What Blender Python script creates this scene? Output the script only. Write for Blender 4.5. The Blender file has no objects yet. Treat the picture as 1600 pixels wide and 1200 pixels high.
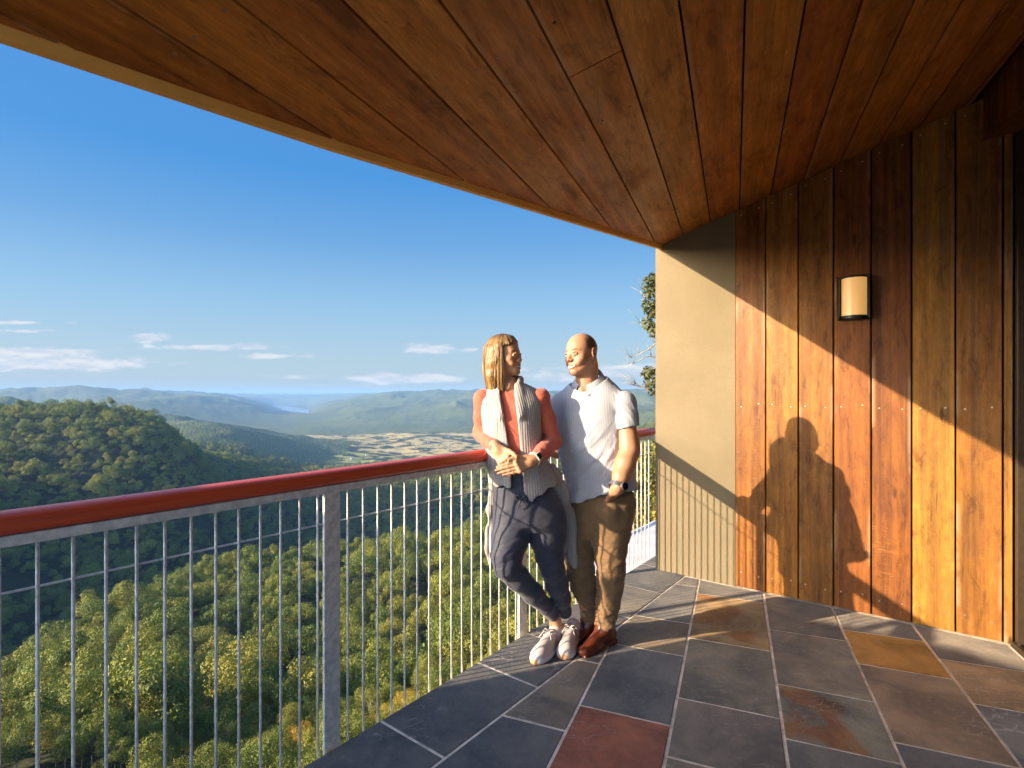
import bpy, math, random
import numpy as np
from mathutils import Vector, Matrix

WITH_LAND = True
WITH_PEOPLE = True
R_ = math.radians
scene = bpy.context.scene
COL = scene.collection

# ------------------------------------------------------------------ camera
H_EYE = 1.38
cam_data = bpy.data.cameras.new('camera')
cam = bpy.data.objects.new('camera', cam_data)
COL.objects.link(cam)
cam.location = (0, 0, H_EYE)
cam.rotation_euler = (R_(90), 0, 0)
cam_data.sensor_width = 36
cam_data.lens = 36 * 840 / 1600
cam_data.shift_y = 13 / 1600
cam_data.clip_start = 0.05
cam_data.clip_end = 200000
scene.camera = cam

# ------------------------------------------------------------------ light
SUN_AZ = 69.5          # heading of the light, clockwise from +Y
SUN_EL = 17.0
Lh = Vector((math.sin(R_(SUN_AZ)), math.cos(R_(SUN_AZ)), 0))
SUN_DIR = Vector((Lh.x * math.cos(R_(SUN_EL)), Lh.y * math.cos(R_(SUN_EL)), -math.sin(R_(SUN_EL))))
sun_data = bpy.data.lights.new('sun', 'SUN')
sun_data.energy = 3.15
sun_data.angle = R_(0.5)
sun_data.color = (1.0, 0.80, 0.55)
sun = bpy.data.objects.new('sun', sun_data)
COL.objects.link(sun)
sun.rotation_euler = SUN_DIR.to_track_quat('-Z', 'Y').to_euler()
sun.location = (-20, -8, 12)

scene.view_settings.view_transform = 'Standard'
scene.view_settings.look = 'None'
scene.view_settings.exposure = 2.0
scene.view_settings.gamma = 1
scene.view_settings.use_curve_mapping = False
scene.cycles.max_bounces = 8
scene.cycles.diffuse_bounces = 5
scene.cycles.transparent_max_bounces = 12
scene.cycles.volume_bounces = 1


class NT:
    """small helper for node trees"""
    def __init__(self, tree):
        self.t = tree
        self.n = tree.nodes
        self.l = tree.links

    def node(self, typ, **kw):
        nd = self.n.new(typ)
        for k, v in kw.items():
            setattr(nd, k, v)
        return nd

    def put(self, sock, v):
        if v is None:
            return
        if isinstance(v, bpy.types.NodeSocket):
            self.l.new(v, sock)
        elif isinstance(v, (tuple, list)) and sock.type == 'RGBA' and len(v) == 3:
            sock.default_value = (*v, 1)
        else:
            sock.default_value = v

    def math(self, op, a, b=None, c=None, clamp=False):
        nd = self.node('ShaderNodeMath', operation=op, use_clamp=clamp)
        self.put(nd.inputs[0], a)
        self.put(nd.inputs[1], b)
        self.put(nd.inputs[2], c)
        return nd.outputs[0]

    def vmath(self, op, a, b=None):
        nd = self.node('ShaderNodeVectorMath', operation=op)
        self.put(nd.inputs[0], a)
        self.put(nd.inputs[1], b)
        return nd.outputs[0]

    def mix(self, f, a, b, blend='MIX'):
        nd = self.node('ShaderNodeMix', data_type='RGBA', blend_type=blend, clamp_factor=True)
        self.put(nd.inputs[0], f)
        self.put(nd.inputs[6], a)
        self.put(nd.inputs[7], b)
        return nd.outputs[2]

    def noise(self, vec, scale=5, detail=4, rough=0.5, dist=0.0, dim='3D'):
        nd = self.node('ShaderNodeTexNoise', noise_dimensions=dim)
        if vec is not None:
            self.put(nd.inputs['Vector'], vec)
        self.put(nd.inputs['Scale'], scale)
        self.put(nd.inputs['Detail'], detail)
        self.put(nd.inputs['Roughness'], rough)
        self.put(nd.inputs['Distortion'], dist)
        return nd.outputs[0]

    def voronoi(self, vec, scale=5, feature='F1', out=0, rand=1.0):
        nd = self.node('ShaderNodeTexVoronoi', feature=feature)
        self.put(nd.inputs['Vector'], vec)
        self.put(nd.inputs['Scale'], scale)
        if 'Randomness' in nd.inputs:
            self.put(nd.inputs['Randomness'], rand)
        return nd.outputs[out]

    def ramp(self, f, stops, interp='LINEAR'):
        nd = self.node('ShaderNodeValToRGB')
        cr = nd.color_ramp
        cr.interpolation = interp
        while len(cr.elements) < len(stops):
            cr.elements.new(0.5)
        for e, (p, c) in zip(cr.elements, stops):
            e.position = p
            if isinstance(c, (int, float)):
                c = (c, c, c)
            e.color = (*c, 1)
        self.put(nd.inputs[0], f)
        return nd.outputs[0]

    def smooth(self, v, lo, hi, a=0.0, b=1.0):
        nd = self.node('ShaderNodeMapRange', interpolation_type='SMOOTHSTEP')
        self.put(nd.inputs[0], v)
        for i, x in enumerate((lo, hi, a, b)):
            self.put(nd.inputs[i + 1], x)
        return nd.outputs[0]

    def attr(self, name, out='Vector'):
        nd = self.node('ShaderNodeAttribute', attribute_name=name)
        return nd.outputs[out]

    def mapping(self, vec, scale=(1, 1, 1), loc=(0, 0, 0), rot=(0, 0, 0)):
        nd = self.node('ShaderNodeMapping')
        self.put(nd.inputs['Vector'], vec)
        self.put(nd.inputs['Scale'], scale)
        self.put(nd.inputs['Location'], loc)
        self.put(nd.inputs['Rotation'], rot)
        return nd.outputs[0]

    def bump(self, h, strength=0.3, dist=0.01, normal=None):
        nd = self.node('ShaderNodeBump')
        self.put(nd.inputs['Strength'], strength)
        self.put(nd.inputs['Distance'], dist)
        self.put(nd.inputs['Height'], h)
        if normal is not None:
            self.put(nd.inputs['Normal'], normal)
        return nd.outputs[0]

    def combine(self, x, y, z):
        nd = self.node('ShaderNodeCombineXYZ')
        for i, v in enumerate((x, y, z)):
            self.put(nd.inputs[i], v)
        return nd.outputs[0]

    def sep(self, v):
        nd = self.node('ShaderNodeSeparateXYZ')
        self.put(nd.inputs[0], v)
        return nd.outputs


def material(name):
    m = bpy.data.materials.new(name)
    m.use_nodes = True
    t = NT(m.node_tree)
    bsdf = m.node_tree.nodes['Principled BSDF']
    t.coord = t.node('ShaderNodeTexCoord')
    t.obj = t.coord.outputs['Object']
    t.b = bsdf.inputs
    return m, t


def simple(name, color, rough=0.5, metal=0.0, var=0.12, scale=30, bump=0.0, bscale=80, spec=None):
    m, t = material(name)
    n = t.noise(t.obj, scale, 4)
    f = t.smooth(n, 0.3, 0.7)
    t.put(t.b['Base Color'], t.mix(f, tuple(c * (1 - var) for c in color), tuple(min(1, c * (1 + var)) for c in color)))
    t.b['Roughness'].default_value = rough
    t.b['Metallic'].default_value = metal
    if spec is not None:
        t.b['Specular IOR Level'].default_value = spec
    if bump:
        t.put(t.b['Normal'], t.bump(t.noise(t.obj, bscale, 3), bump, 0.004))
    return m


# ------------------------------------------------------------------ sky
world = bpy.data.worlds.new('World')
scene.world = world
world.use_nodes = True
wt = NT(world.node_tree)
bg = world.node_tree.nodes['Background']
sky = wt.node('ShaderNodeTexSky', sky_type='NISHITA')
sky.sun_disc = False
sky.sun_elevation = R_(SUN_EL)
sky.sun_rotation = R_(SUN_AZ + 180)
sky.altitude = 600
sky.air_density = 1.0
sky.dust_density = 3.2
sky.ozone_density = 3.5
bg.inputs[1].default_value = 0.15


def cloud_nodes(t, skycol):
    d = t.node('ShaderNodeTexCoord').outputs['Generated']
    x, y, z = t.sep(d)
    u = t.math('DIVIDE', x, t.math('MAXIMUM', y, 0.05))
    v = t.math('DIVIDE', z, t.math('MAXIMUM', y, 0.05))
    uv = t.combine(u, v, 0.0)
    n1 = t.noise(t.mapping(uv, (9, 34, 1)), 1.0, 7, 0.62)
    n2 = t.noise(t.mapping(uv, (30, 70, 1), (3, 1, 0)), 1.0, 5, 0.6)
    n = t.math('ADD', t.math('MULTIPLY', n1, 0.65), t.math('MULTIPLY', n2, 0.35))
    # banks of cloud seen low over the valley: px, py, half width, half height, strength
    banks = [(70, 566, 150, 12, 1.15), (40, 550, 120, 8, 1.0), (235, 528, 34, 8, .95), (330, 543, 130, 6, .75),
             (110, 506, 24, 4, .65), (60, 517, 60, 4, .65), (30, 504, 50, 3, .55), (430, 556, 80, 6, .65),
             (665, 545, 42, 8, .85), (735, 547, 20, 4, .65), (590, 591, 55, 9, 1.05), (675, 591, 45, 8, 1.0),
             (460, 588, 60, 5, .5), (930, 580, 110, 14, .75), (985, 575, 60, 8, .7), (860, 590, 80, 10, .6),
             (1200, 575, 160, 10, .6), (-200, 560, 200, 12, .7), (1500, 560, 200, 14, .7)]
    tot = None
    for px, py, w, h, s in banks:
        uc, vc = (px - 800) / 840, (613 - py) / 840
        a = t.math('MULTIPLY', t.math('SUBTRACT', u, uc), 840 / w)
        b = t.math('MULTIPLY', t.math('SUBTRACT', v, vc), 840 / h)
        r2 = t.math('ADD', t.math('MULTIPLY', a, a), t.math('MULTIPLY', b, b))
        g = t.math('MULTIPLY', t.math('EXPONENT', t.math('MULTIPLY', r2, -0.8)), s)
        tot = g if tot is None else t.math('MAXIMUM', tot, g)
    dens = t.math('ADD', t.math('MULTIPLY', tot, 0.80), t.math('MULTIPLY', t.math('SUBTRACT', n, 0.5), 2.1))
    front = t.smooth(y, 0.05, 0.2)
    mask = t.math('MULTIPLY', t.math('MULTIPLY', t.smooth(dens, 0.24, 0.60), t.smooth(tot, 0.03, 0.3)), front)
    # thin high veil close to the horizon
    # undersides are greyer: compare the field with itself a little higher
    nb = t.noise(t.mapping(uv, (9, 34, 1), (0, .22, 0)), 1.0, 5, 0.6)
    lit = t.smooth(t.math('SUBTRACT', n1, nb), -0.12, 0.16)
    col = t.mix(lit, (1.11, 1.19, 1.43), (1.69, 1.65, 1.60))
    return t.mix(t.math('MULTIPLY', mask, 0.68), skycol, col)


hsv = wt.node('ShaderNodeHueSaturation')
wt.l.new(sky.outputs[0], hsv.inputs['Color'])
hsv.inputs['Saturation'].default_value = 1.25
hsv.inputs['Value'].default_value = 1.0
_d = wt.sep(wt.node('ShaderNodeTexCoord').outputs['Generated'])
_el = wt.math('ABSOLUTE', _d[2])
_low = wt.ramp(_el, [(0.0, (0.820, 1.026, 1.129)), (0.06, (0.728, 0.999, 1.194)), (0.16, (0.492, 0.872, 1.256)), (0.26, (0.257, 0.631, 1.179)), (0.36, (0.122, 0.503, 1.169)), (0.5, (0.128, 0.472, 1.154)), (0.8, (0.113, 0.385, 1.026))])
_f = wt.math('MULTIPLY', wt.smooth(_d[1], -0.15, 0.4), 0.95)
wt.l.new(cloud_nodes(wt, wt.mix(_f, hsv.outputs[0], _low)), bg.inputs[0])


# ------------------------------------------------------------------ helpers
def tag(o, label=None, cat=None, group=None, kind=None):
    for k, v in (('label', label), ('category', cat), ('group', group), ('kind', kind)):
        if v:
            o[k] = v
    return o


def empty(name, loc, label, cat, group=None):
    o = bpy.data.objects.new(name, None)
    COL.objects.link(o)
    o.location = loc
    o.empty_display_size = 0.1
    return tag(o, label, cat, group, 'thing')


def link_mesh(name, me, mats, parent=None, origin=(0, 0, 0)):
    o = bpy.data.objects.new(name, me)
    COL.objects.link(o)
    for m in (mats if isinstance(mats, (list, tuple)) else [mats]):
        me.materials.append(m)
    if parent is not None:
        o.parent = parent
    else:
        o.location = origin
    return o


def np_mesh(name, V, F, smooth=True, col=None, attrs=None):
    """V (n,3) ; F (m,3|4) arrays -> mesh"""
    V = np.asarray(V, np.float32)
    F = np.asarray(F, np.int32)
    me = bpy.data.meshes.new(name)
    k = F.shape[1]
    me.vertices.add(len(V))
    me.vertices.foreach_set('co', V.ravel())
    me.loops.add(F.size)
    me.loops.foreach_set('vertex_index', F.ravel())
    me.polygons.add(len(F))
    me.polygons.foreach_set('loop_start', np.arange(0, F.size, k, dtype=np.int32))
    me.polygons.foreach_set('use_smooth', np.full(len(F), smooth, bool))
    if col is not None:
        a = me.attributes.new('Col', 'FLOAT_COLOR', 'POINT')
        c = np.ones((len(V), 4), np.float32)
        c[:, :3] = col
        a.data.foreach_set('color', c.ravel())
    for n_, arr in (attrs or {}).items():
        arr = np.asarray(arr, np.float32)
        if arr.ndim == 1:
            a = me.attributes.new(n_, 'FLOAT', 'POINT')
            a.data.foreach_set('value', arr)
        else:
            a = me.attributes.new(n_, 'FLOAT_VECTOR', 'POINT')
            a.data.foreach_set('vector', arr.ravel())
    me.update(calc_edges=True)
    me.validate()
    return me


class MB:
    """collects polygons; every vertex may carry a vector attribute 'buv' and a colour"""
    def __init__(self):
        self.v, self.f, self.a, self.c, self.mi = [], [], [], [], []

    def add(self, verts, faces, attr=None, col=(1, 1, 1), mi=0):
        o = len(self.v)
        self.v += [tuple(p) for p in verts]
        self.f += [tuple(i + o for i in f) for f in faces]
        self.mi += [mi] * len(faces)
        if attr is None:
            attr = [(0, 0, 0)] * len(verts)
        elif isinstance(attr, tuple):
            attr = [attr] * len(verts)
        self.a += attr
        self.c += [col] * len(verts)

    def prism(self, poly, ext, attr=None, col=(1, 1, 1)):
        n = len(poly)
        ext = Vector(ext)
        v = [Vector(p) for p in poly] + [Vector(p) + ext for p in poly]
        f = [tuple(range(n))[::-1], tuple(range(n, 2 * n))]
        f += [(i, (i + 1) % n, n + (i + 1) % n, n + i) for i in range(n)]
        self.add(v, f, (attr + attr) if isinstance(attr, list) else attr, col)

    def box(self, o, a, b, c, col=(1, 1, 1), bev=0.0):
        """box from corner o along vectors a, b, c with chamfered edges"""
        o, a, b, c = (Vector(x) for x in (o, a, b, c))
        if bev <= 0:
            self.prism([o, o + a, o + a + b, o + b], c, None, col)
            return
        ua, ub, uc = a.normalized() * bev, b.normalized() * bev, c.normalized() * bev
        ctr = o + (a + b + c) / 2
        ha, hb, hc = a / 2, b / 2, c / 2
        V = []
        idx = {}
        for sa in (-1, 1):
            for sb in (-1, 1):
                for sc in (-1, 1):
                    base = ctr + ha * sa + hb * sb + hc * sc
                    for k, off in enumerate((-(ub * sb) - (uc * sc), -(ua * sa) - (uc * sc), -(ua * sa) - (ub * sb))):
                        idx[(sa, sb, sc, k)] = len(V)
                        V.append(base + off)
        F = []
        for s in (-1, 1):
            F.append([idx[(s, p, q, 0)] for p, q in ((-1, -1), (1, -1), (1, 1), (-1, 1))])
            F.append([idx[(p, s, q, 1)] for p, q in ((-1, -1), (1, -1), (1, 1), (-1, 1))])
            F.append([idx[(p, q, s, 2)] for p, q in ((-1, -1), (1, -1), (1, 1), (-1, 1))])
        for s1 in (-1, 1):
            for s2 in (-1, 1):
                F.append([idx[(s1, s2, -1, 0)], idx[(s1, s2, 1, 0)], idx[(s1, s2, 1, 1)], idx[(s1, s2, -1, 1)]])
                F.append([idx[(s1, -1, s2, 0)], idx[(s1, 1, s2, 0)], idx[(s1, 1, s2, 2)], idx[(s1, -1, s2, 2)]])
                F.append([idx[(-1, s1, s2, 1)], idx[(1, s1, s2, 1)], idx[(1, s1, s2, 2)], idx[(-1, s1, s2, 2)]])
                for s3 in (-1, 1):
                    F.append([idx[(s1, s2, s3, 0)], idx[(s1, s2, s3, 1)], idx[(s1, s2, s3, 2)]])
        self.add(V, F, None, col)

    def tube(self, pts, radii, seg=8, caps=True, col=(1, 1, 1), attr=None):
        pts = [Vector(p) for p in pts]
        if not isinstance(radii, (list, tuple)):
            radii = [radii] * len(pts)
        V, F = [], []
        up = None
        for i, p in enumerate(pts):
            d = (pts[min(i + 1, len(pts) - 1)] - pts[max(i - 1, 0)]).normalized()
            if up is None:
                up = d.orthogonal().normalized()
            up = (up - d * up.dot(d)).normalized()
            sd = d.cross(up)
            for k in range(seg):
                a = 2 * math.pi * k / seg
                V.append(p + (up * math.cos(a) + sd * math.sin(a)) * radii[i])
        for i in range(len(pts) - 1):
            for k in range(seg):
                k2 = (k + 1) % seg
                F.append((i * seg + k, i * seg + k2, (i + 1) * seg + k2, (i + 1) * seg + k))
        if caps:
            F.append(tuple(range(seg))[::-1])
            F.append(tuple(range((len(pts) - 1) * seg, len(pts) * seg)))
        self.add(V, F, attr, col)

    def mesh(self, name, smooth=False, attr=False, col=False, fix=True):
        import bmesh
        me = bpy.data.meshes.new(name)
        me.from_pydata(self.v, [], self.f)
        if attr:
            a = me.attributes.new('buv', 'FLOAT_VECTOR', 'POINT')
            a.data.foreach_set('vector', np.array(self.a, np.float32).ravel())
        if col:
            a = me.attributes.new('Col', 'FLOAT_COLOR', 'POINT')
            c = np.ones((len(self.v), 4), np.float32)
            c[:, :3] = self.c
            a.data.foreach_set('color', c.ravel())
        if any(self.mi):
            me.polygons.foreach_set('material_index', self.mi)
        if fix:
            bm = bmesh.new()
            bm.from_mesh(me)
            bmesh.ops.recalc_face_normals(bm, faces=bm.faces[:])
            bm.to_mesh(me)
            bm.free()
        if smooth:
            me.polygons.foreach_set('use_smooth', [True] * len(me.polygons))
        me.update()
        return me

    def build(self, name, mats, parent=None, smooth=False, attr=False, col=False, fix=True):
        o = link_mesh(name, self.mesh(name, smooth, attr, col, fix), mats, parent)
        if parent is not None:
            o.matrix_parent_inverse = Matrix.Translation(-Vector(root_loc(parent)))
        return o


def root_loc(o):
    return o.matrix_basis.translation if o.parent is None else root_loc(o.parent)


def hang(o, parent):
    """parent o (mesh in world coordinates) to a thing standing at parent's location"""
    o.parent = parent
    o.matrix_parent_inverse = Matrix.Translation(-Vector(root_loc(parent)))
    return o


# numpy value noise ------------------------------------------------------------
def _hash(ix, iy, iz, seed):
    h = (ix.astype(np.int64) * 374761393 + iy.astype(np.int64) * 668265263 + iz.astype(np.int64) * 2147483647 + seed * 1274126177) & 0xffffffff
    h = ((h ^ (h >> 13)) * 1274126177) & 0xffffffff
    h = ((h ^ (h >> 16)) * 2246822519) & 0xffffffff
    return ((h ^ (h >> 15)) & 0xffffff).astype(np.float32) / 0xffffff * 2 - 1


def vnoise(P, seed=0):
    P = np.asarray(P, np.float32)
    i = np.floor(P).astype(np.int64)
    f = (P - i).astype(np.float32)
    w = f * f * f * (f * (f * 6 - 15) + 10)
    r = 0
    for dx in (0, 1):
        for dy in (0, 1):
            for dz in (0, 1):
                wt_ = (w[:, 0] if dx else 1 - w[:, 0]) * (w[:, 1] if dy else 1 - w[:, 1]) * (w[:, 2] if dz else 1 - w[:, 2])
                r = r + wt_ * _hash(i[:, 0] + dx, i[:, 1] + dy, i[:, 2] + dz, seed)
    return r


def fbm(P, octaves=4, seed=0, gain=0.5, ridged=False):
    P = np.asarray(P, np.float32)
    a, s, tot = 1.0, 0.0, 0.0
    for o in range(octaves):
        n = vnoise(P * (2.03 ** o) + 17.3 * o, seed + o)
        if ridged:
            n = 1 - 2 * np.abs(n)
        s = s + a * n
        tot += a
        a *= gain
    return s / tot


# the building's own axes: r runs along the rail, w out across the drop, c along the boards
AX = math.atan2(650, 840)
rv = Vector((math.sin(AX), math.cos(AX), 0))
wv = Vector((-math.cos(AX), math.sin(AX), 0))
AC = math.atan2(348, 840)
cv = Vector((math.sin(AC), math.cos(AC), 0))
pv = Vector((math.cos(AC), -math.sin(AC), 0))
Z = Vector((0, 0, 1))


def RW(r, w, z=0.0):
    return rv * r + wv * w + Z * z


def QS(q, s, z=0.0):
    return pv * q + cv * s + Z * z


def ceil_z(p):
    """height of the raking timber ceiling over plan point p"""
    return 2.667 + 0.28 * (p.x * pv.x + p.y * pv.y)


def clip_poly(poly, a, n):
    """keep the part of a 2-D polygon where (p-a).n <= 0"""
    out = []
    for i in range(len(poly)):
        p, q = poly[i], poly[(i + 1) % len(poly)]
        dp, dq = (p - a).dot(n), (q - a).dot(n)
        if dp <= 0:
            out.append(p)
        if (dp < 0 < dq) or (dq < 0 < dp):
            out.append(p + (q - p) * (dp / (dp - dq)))
    return out

# ------------------------------------------------------------------ materials of the house
def wood_material(name, rough=0.45, lines=1.0, bumps=0.25, dark=1.0):
    m, t = material(name)
    uv = t.attr('buv')
    bx, by, br = t.sep(uv)
    base = t.attr('Col', 'Color')
    off = t.math('MULTIPLY', br, 37.0)
    g = t.combine(t.math('ADD', bx, off), by, off)
    # long grain bands, blotches left by the oil, fine saw marks, dark gum veins
    band = t.noise(t.mapping(g, (22, 0.55, 1)), 1.0, 5, 0.6, 0.6)
    fine = t.noise(t.mapping(g, (260, 5, 1)), 1.0, 3, 0.6)
    blot = t.noise(t.mapping(g, (7, 2.2, 1)), 1.0, 5, 0.65, 0.4)
    fiddle = t.noise(t.mapping(g, (8, 46, 1), rot=(0, 0, 0.25)), 1.0, 3, 0.6, 0.8)
    wob = t.noise(t.mapping(g, (9, 3, 1)), 1.0, 3, 0.6)
    gs = t.vmath('ADD', g, t.combine(t.math('MULTIPLY', wob, 0.05), t.math('MULTIPLY', wob, 0.06), 0))
    saw = t.math('MAXIMUM', t.noise(t.mapping(gs, (16, 150, 1), rot=(0, 0, 0.42)), 1.0, 3, 0.65), t.noise(t.mapping(gs, (20, 170, 1), (4, 3, 1), rot=(0, 0, -0.3)), 1.0, 3, 0.65))
    mott = t.noise(t.mapping(g, (46, 13, 1)), 1.0, 5, 0.7, 0.5)
    pits = t.noise(t.mapping(g, (150, 60, 1)), 1.0, 3, 0.6)
    sawmask = t.smooth(t.noise(t.mapping(g, (5, 1.6, 1), (5, 2, 0)), 1.0, 3, 0.6), 0.5, 0.7)
    vein = t.noise(t.mapping(g, (30, 1.1, 1), (9, 0, 4)), 1.0, 4, 0.55, 1.2)
    c = t.mix(t.smooth(band, 0.28, 0.74), t.mix(0.45 * dark, base, (0.05, 0.018, 0.008), 'MIX'), t.mix(0.30, base, (0.55, 0.215, 0.032)))
    c = t.mix(t.smooth(blot, 0.35, 0.75, 0, 0.55 * dark), c, t.mix(1.0, c, (0.55, 0.42, 0.36), 'MULTIPLY'))
    c = t.mix(t.math('MULTIPLY', t.math('MULTIPLY', t.smooth(fiddle, 0.52, 0.7), sawmask), 0.30), c, (0.52, 0.22, 0.04))
    c = t.mix(t.math('MULTIPLY', t.math('MULTIPLY', t.smooth(saw, 0.63, 0.74), t.smooth(sawmask, 0.0, 0.9, 0.12, 1.0)), 0.6 * lines), c, (0.56, 0.28, 0.07))
    c = t.mix(t.math('MULTIPLY', t.smooth(vein, 0.66, 0.72), 0.5), c, (0.035, 0.016, 0.010))
    c = t.mix(t.smooth(fine, 0.3, 0.75, 0.22 * dark, 0.0), c, (0.05, 0.02, 0.01))
    c = t.mix(t.smooth(mott, 0.36, 0.68, 0.30, 0.0), c, t.mix(1.0, c, (0.42, 0.34, 0.30), 'MULTIPLY'))
    c = t.mix(t.math('MULTIPLY', t.smooth(pits, 0.66, 0.74), 0.5), c, (0.05, 0.02, 0.01))
    worn = t.noise(t.mapping(g, (17, 4.5, 1), (2, 8, 3)), 1.0, 6, 0.74, 0.5)
    c = t.mix(t.smooth(worn, 0.48, 0.36, 0, 0.55), c, t.mix(1.0, c, (0.30, 0.24, 0.22), 'MULTIPLY'))
    c = t.mix(t.smooth(worn, 0.55, 0.70, 0, 0.42), c, t.mix(1.0, c, (1.75, 1.9, 1.9), 'MULTIPLY'))
    edge = t.math('MULTIPLY', t.smooth(t.math('ABSOLUTE', t.math('SUBTRACT', bx, 0.097)), 0.072, 0.095), t.smooth(t.noise(t.mapping(g, (2, 1.3, 1), (7, 1, 9)), 1.0, 4, 0.65), 0.53, 0.62))
    c = t.mix(t.math('MULTIPLY', edge, 0.5), c, (0.46, 0.30, 0.17))
    knots = t.voronoi(t.mapping(g, (5.5, 1.3, 1)), 1.0)
    c = t.mix(t.smooth(knots, 0.07, 0.03, 0, 0.75), c, (0.03, 0.013, 0.008))
    t.put(t.b['Base Color'], c)
    t.put(t.b['Roughness'], t.smooth(blot, 0.3, 0.75, rough - 0.08, rough + 0.15))
    t.b['Specular IOR Level'].default_value = 0.35
    h = t.math('ADD', t.math('MULTIPLY', fine, 0.6), t.math('MULTIPLY', saw, 0.5))
    t.put(t.b['Normal'], t.bump(h, bumps, 0.003))
    return m


M_wood = wood_material('oiled_hardwood', dark=1.15)
M_soffit = wood_material('soffit_hardwood', rough=0.5, dark=1.1)
M_gap = simple('dark_battens', (0.012, 0.009, 0.007), 0.9)
M_screw = simple('zinc_screws', (0.55, 0.5, 0.42), 0.35, 0.9)


def render_mat():
    m, t = material('beige_render')
    n = t.noise(t.obj, 2.2, 4, 0.6)
    g = t.noise(t.obj, 140, 4, 0.7)
    c = t.mix(t.smooth(n, 0.3, 0.7), (0.190, 0.152, 0.094), (0.216, 0.172, 0.107))
    c = t.mix(t.smooth(g, 0.35, 0.75, 0, 0.3), c, (0.16, 0.126, 0.078))
    st = t.noise(t.mapping(t.obj, (9, 9, 0.7)), 1.0, 4, 0.6)
    c = t.mix(t.smooth(st, 0.56, 0.8, 0, 0.25), c, (0.165, 0.132, 0.086))
    t.put(t.b['Base Color'], c)
    t.b['Roughness'].default_value = 0.9
    t.b['Specular IOR Level'].default_value = 0.2
    t.put(t.b['Normal'], t.bump(g, 0.55, 0.006))
    return m


M_render = render_mat()


def slate_mat():
    m, t = material('slate')
    base = t.attr('Col', 'Color')
    uv = t.attr('buv')
    bx, by, br = t.sep(uv)
    g = t.combine(t.math('ADD', bx, t.math('MULTIPLY', br, 13)), by, t.math('MULTIPLY', br, 29))
    n = t.noise(g, 3.2, 6, 0.62, 0.5)
    n2 = t.noise(g, 26, 5, 0.65)
    c = t.mix(t.smooth(n, 0.3, 0.72), t.mix(1.0, base, (0.6, 0.62, 0.7), 'MULTIPLY'), t.mix(1.0, base, (1.5, 1.38, 1.25), 'MULTIPLY'))
    c = t.mix(t.smooth(n2, 0.45, 0.75, 0, 0.35), c, t.mix(1.0, base, (1.9, 1.85, 1.75), 'MULTIPLY'))
    # rust coloured clouds in some of the stones only
    rn = t.noise(t.mapping(g, (1, 1, 1), (4, 7, 1)), 2.4, 4, 0.55, 0.9)
    sel = t.smooth(t.math('FRACT', t.math('MULTIPLY', br, 7.31)), 0.62, 0.66)
    rust = t.math('MULTIPLY', t.smooth(rn, 0.52, 0.60), sel)
    c = t.mix(t.math('MULTIPLY', rust, 0.75), c, t.ramp(n, [(0.3, (0.10, 0.045, 0.03)), (0.5, (0.24, 0.085, 0.03)), (0.7, (0.30, 0.15, 0.04))]))
    # pale scratches and ridges of the cleft face
    wob = t.noise(g, 4.0, 3, 0.6)
    scr = t.node('ShaderNodeTexVoronoi', feature='DISTANCE_TO_EDGE')
    t.put(scr.inputs['Vector'], t.vmath('ADD', t.mapping(g, (5, 17, 5), rot=(0, 0, 0.35)), t.combine(t.math('MULTIPLY', wob, 5.0), t.math('MULTIPLY', n, 3.0), 0)))
    scr.inputs['Scale'].default_value = 1.0
    sm = t.smooth(t.noise(g, 2.1, 3, 0.6, 0.0), 0.5, 0.66)
    c = t.mix(t.math('MULTIPLY', t.smooth(scr.outputs[0], 0.028, 0.0), t.math('MULTIPLY', sm, 0.55)), c, (0.42, 0.39, 0.35))
    t.put(t.b['Base Color'], c)
    t.put(t.b['Roughness'], t.smooth(n2, 0.3, 0.7, 0.42, 0.64))
    t.b['Specular IOR Level'].default_value = 0.14
    h = t.math('ADD', t.math('MULTIPLY', n, 1.0), t.math('MULTIPLY', n2, 0.35))
    t.put(t.b['Normal'], t.bump(t.math('ADD', h, t.math('MULTIPLY', t.noise(g, 120, 3, 0.7), 0.25)), 0.75, 0.010))
    t.b['Diffuse Roughness'].default_value = 1.0
    return m


M_slate = slate_mat()
M_grout = simple('grout', (0.80, 0.69, 0.54), 0.9, var=0.25, scale=14, bump=0.3, bscale=300)
M_galv = simple('galvanised_steel', (0.62, 0.61, 0.59), 0.55, 0.2, var=0.18, scale=40, bump=0.1, bscale=120)
M_roofmetal = simple('pale_roof_metal', (0.60, 0.57, 0.53), 0.7, 0.0, var=0.12, scale=3, bump=0.1, bscale=60)
M_frame = simple('bronze_frame', (0.06, 0.04, 0.025), 0.4, 0.3)
M_black = simple('black_metal', (0.012, 0.011, 0.011), 0.45)


def red_rail_mat():
    m, t = material('red_stained_timber')
    uv = t.attr('buv')
    n = t.noise(t.mapping(uv, (90, 1.6, 1)), 1.0, 5, 0.6, 0.4)
    b = t.noise(t.mapping(uv, (12, 0.9, 1)), 1.0, 3, 0.6)
    c = t.ramp(n, [(0.25, (0.36, 0.042, 0.010)), (0.5, (0.58, 0.068, 0.018)), (0.75, (0.68, 0.115, 0.03))])
    c = t.mix(t.smooth(b, 0.3, 0.7, 0, 0.4), c, (0.44, 0.045, 0.014))
    t.put(t.b['Base Color'], c)
    t.b['Roughness'].default_value = 0.42
    t.b['Coat Weight'].default_value = 0.15
    t.b['Coat Roughness'].default_value = 0.22
    t.put(t.b['Normal'], t.bump(n, 0.12, 0.002))
    return m


M_redrail = red_rail_mat()
rng = random.Random(7)

# ------------------------------------------------------------------ floor of slate tiles
W_EDGE, W_BORDER = 1.825, 1.443
SLATES = [(0.030, 0.032, 0.036), (0.036, 0.036, 0.037), (0.042, 0.038, 0.034), (0.028, 0.030, 0.035), (0.048, 0.042, 0.036), (0.034, 0.033, 0.033)]


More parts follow.
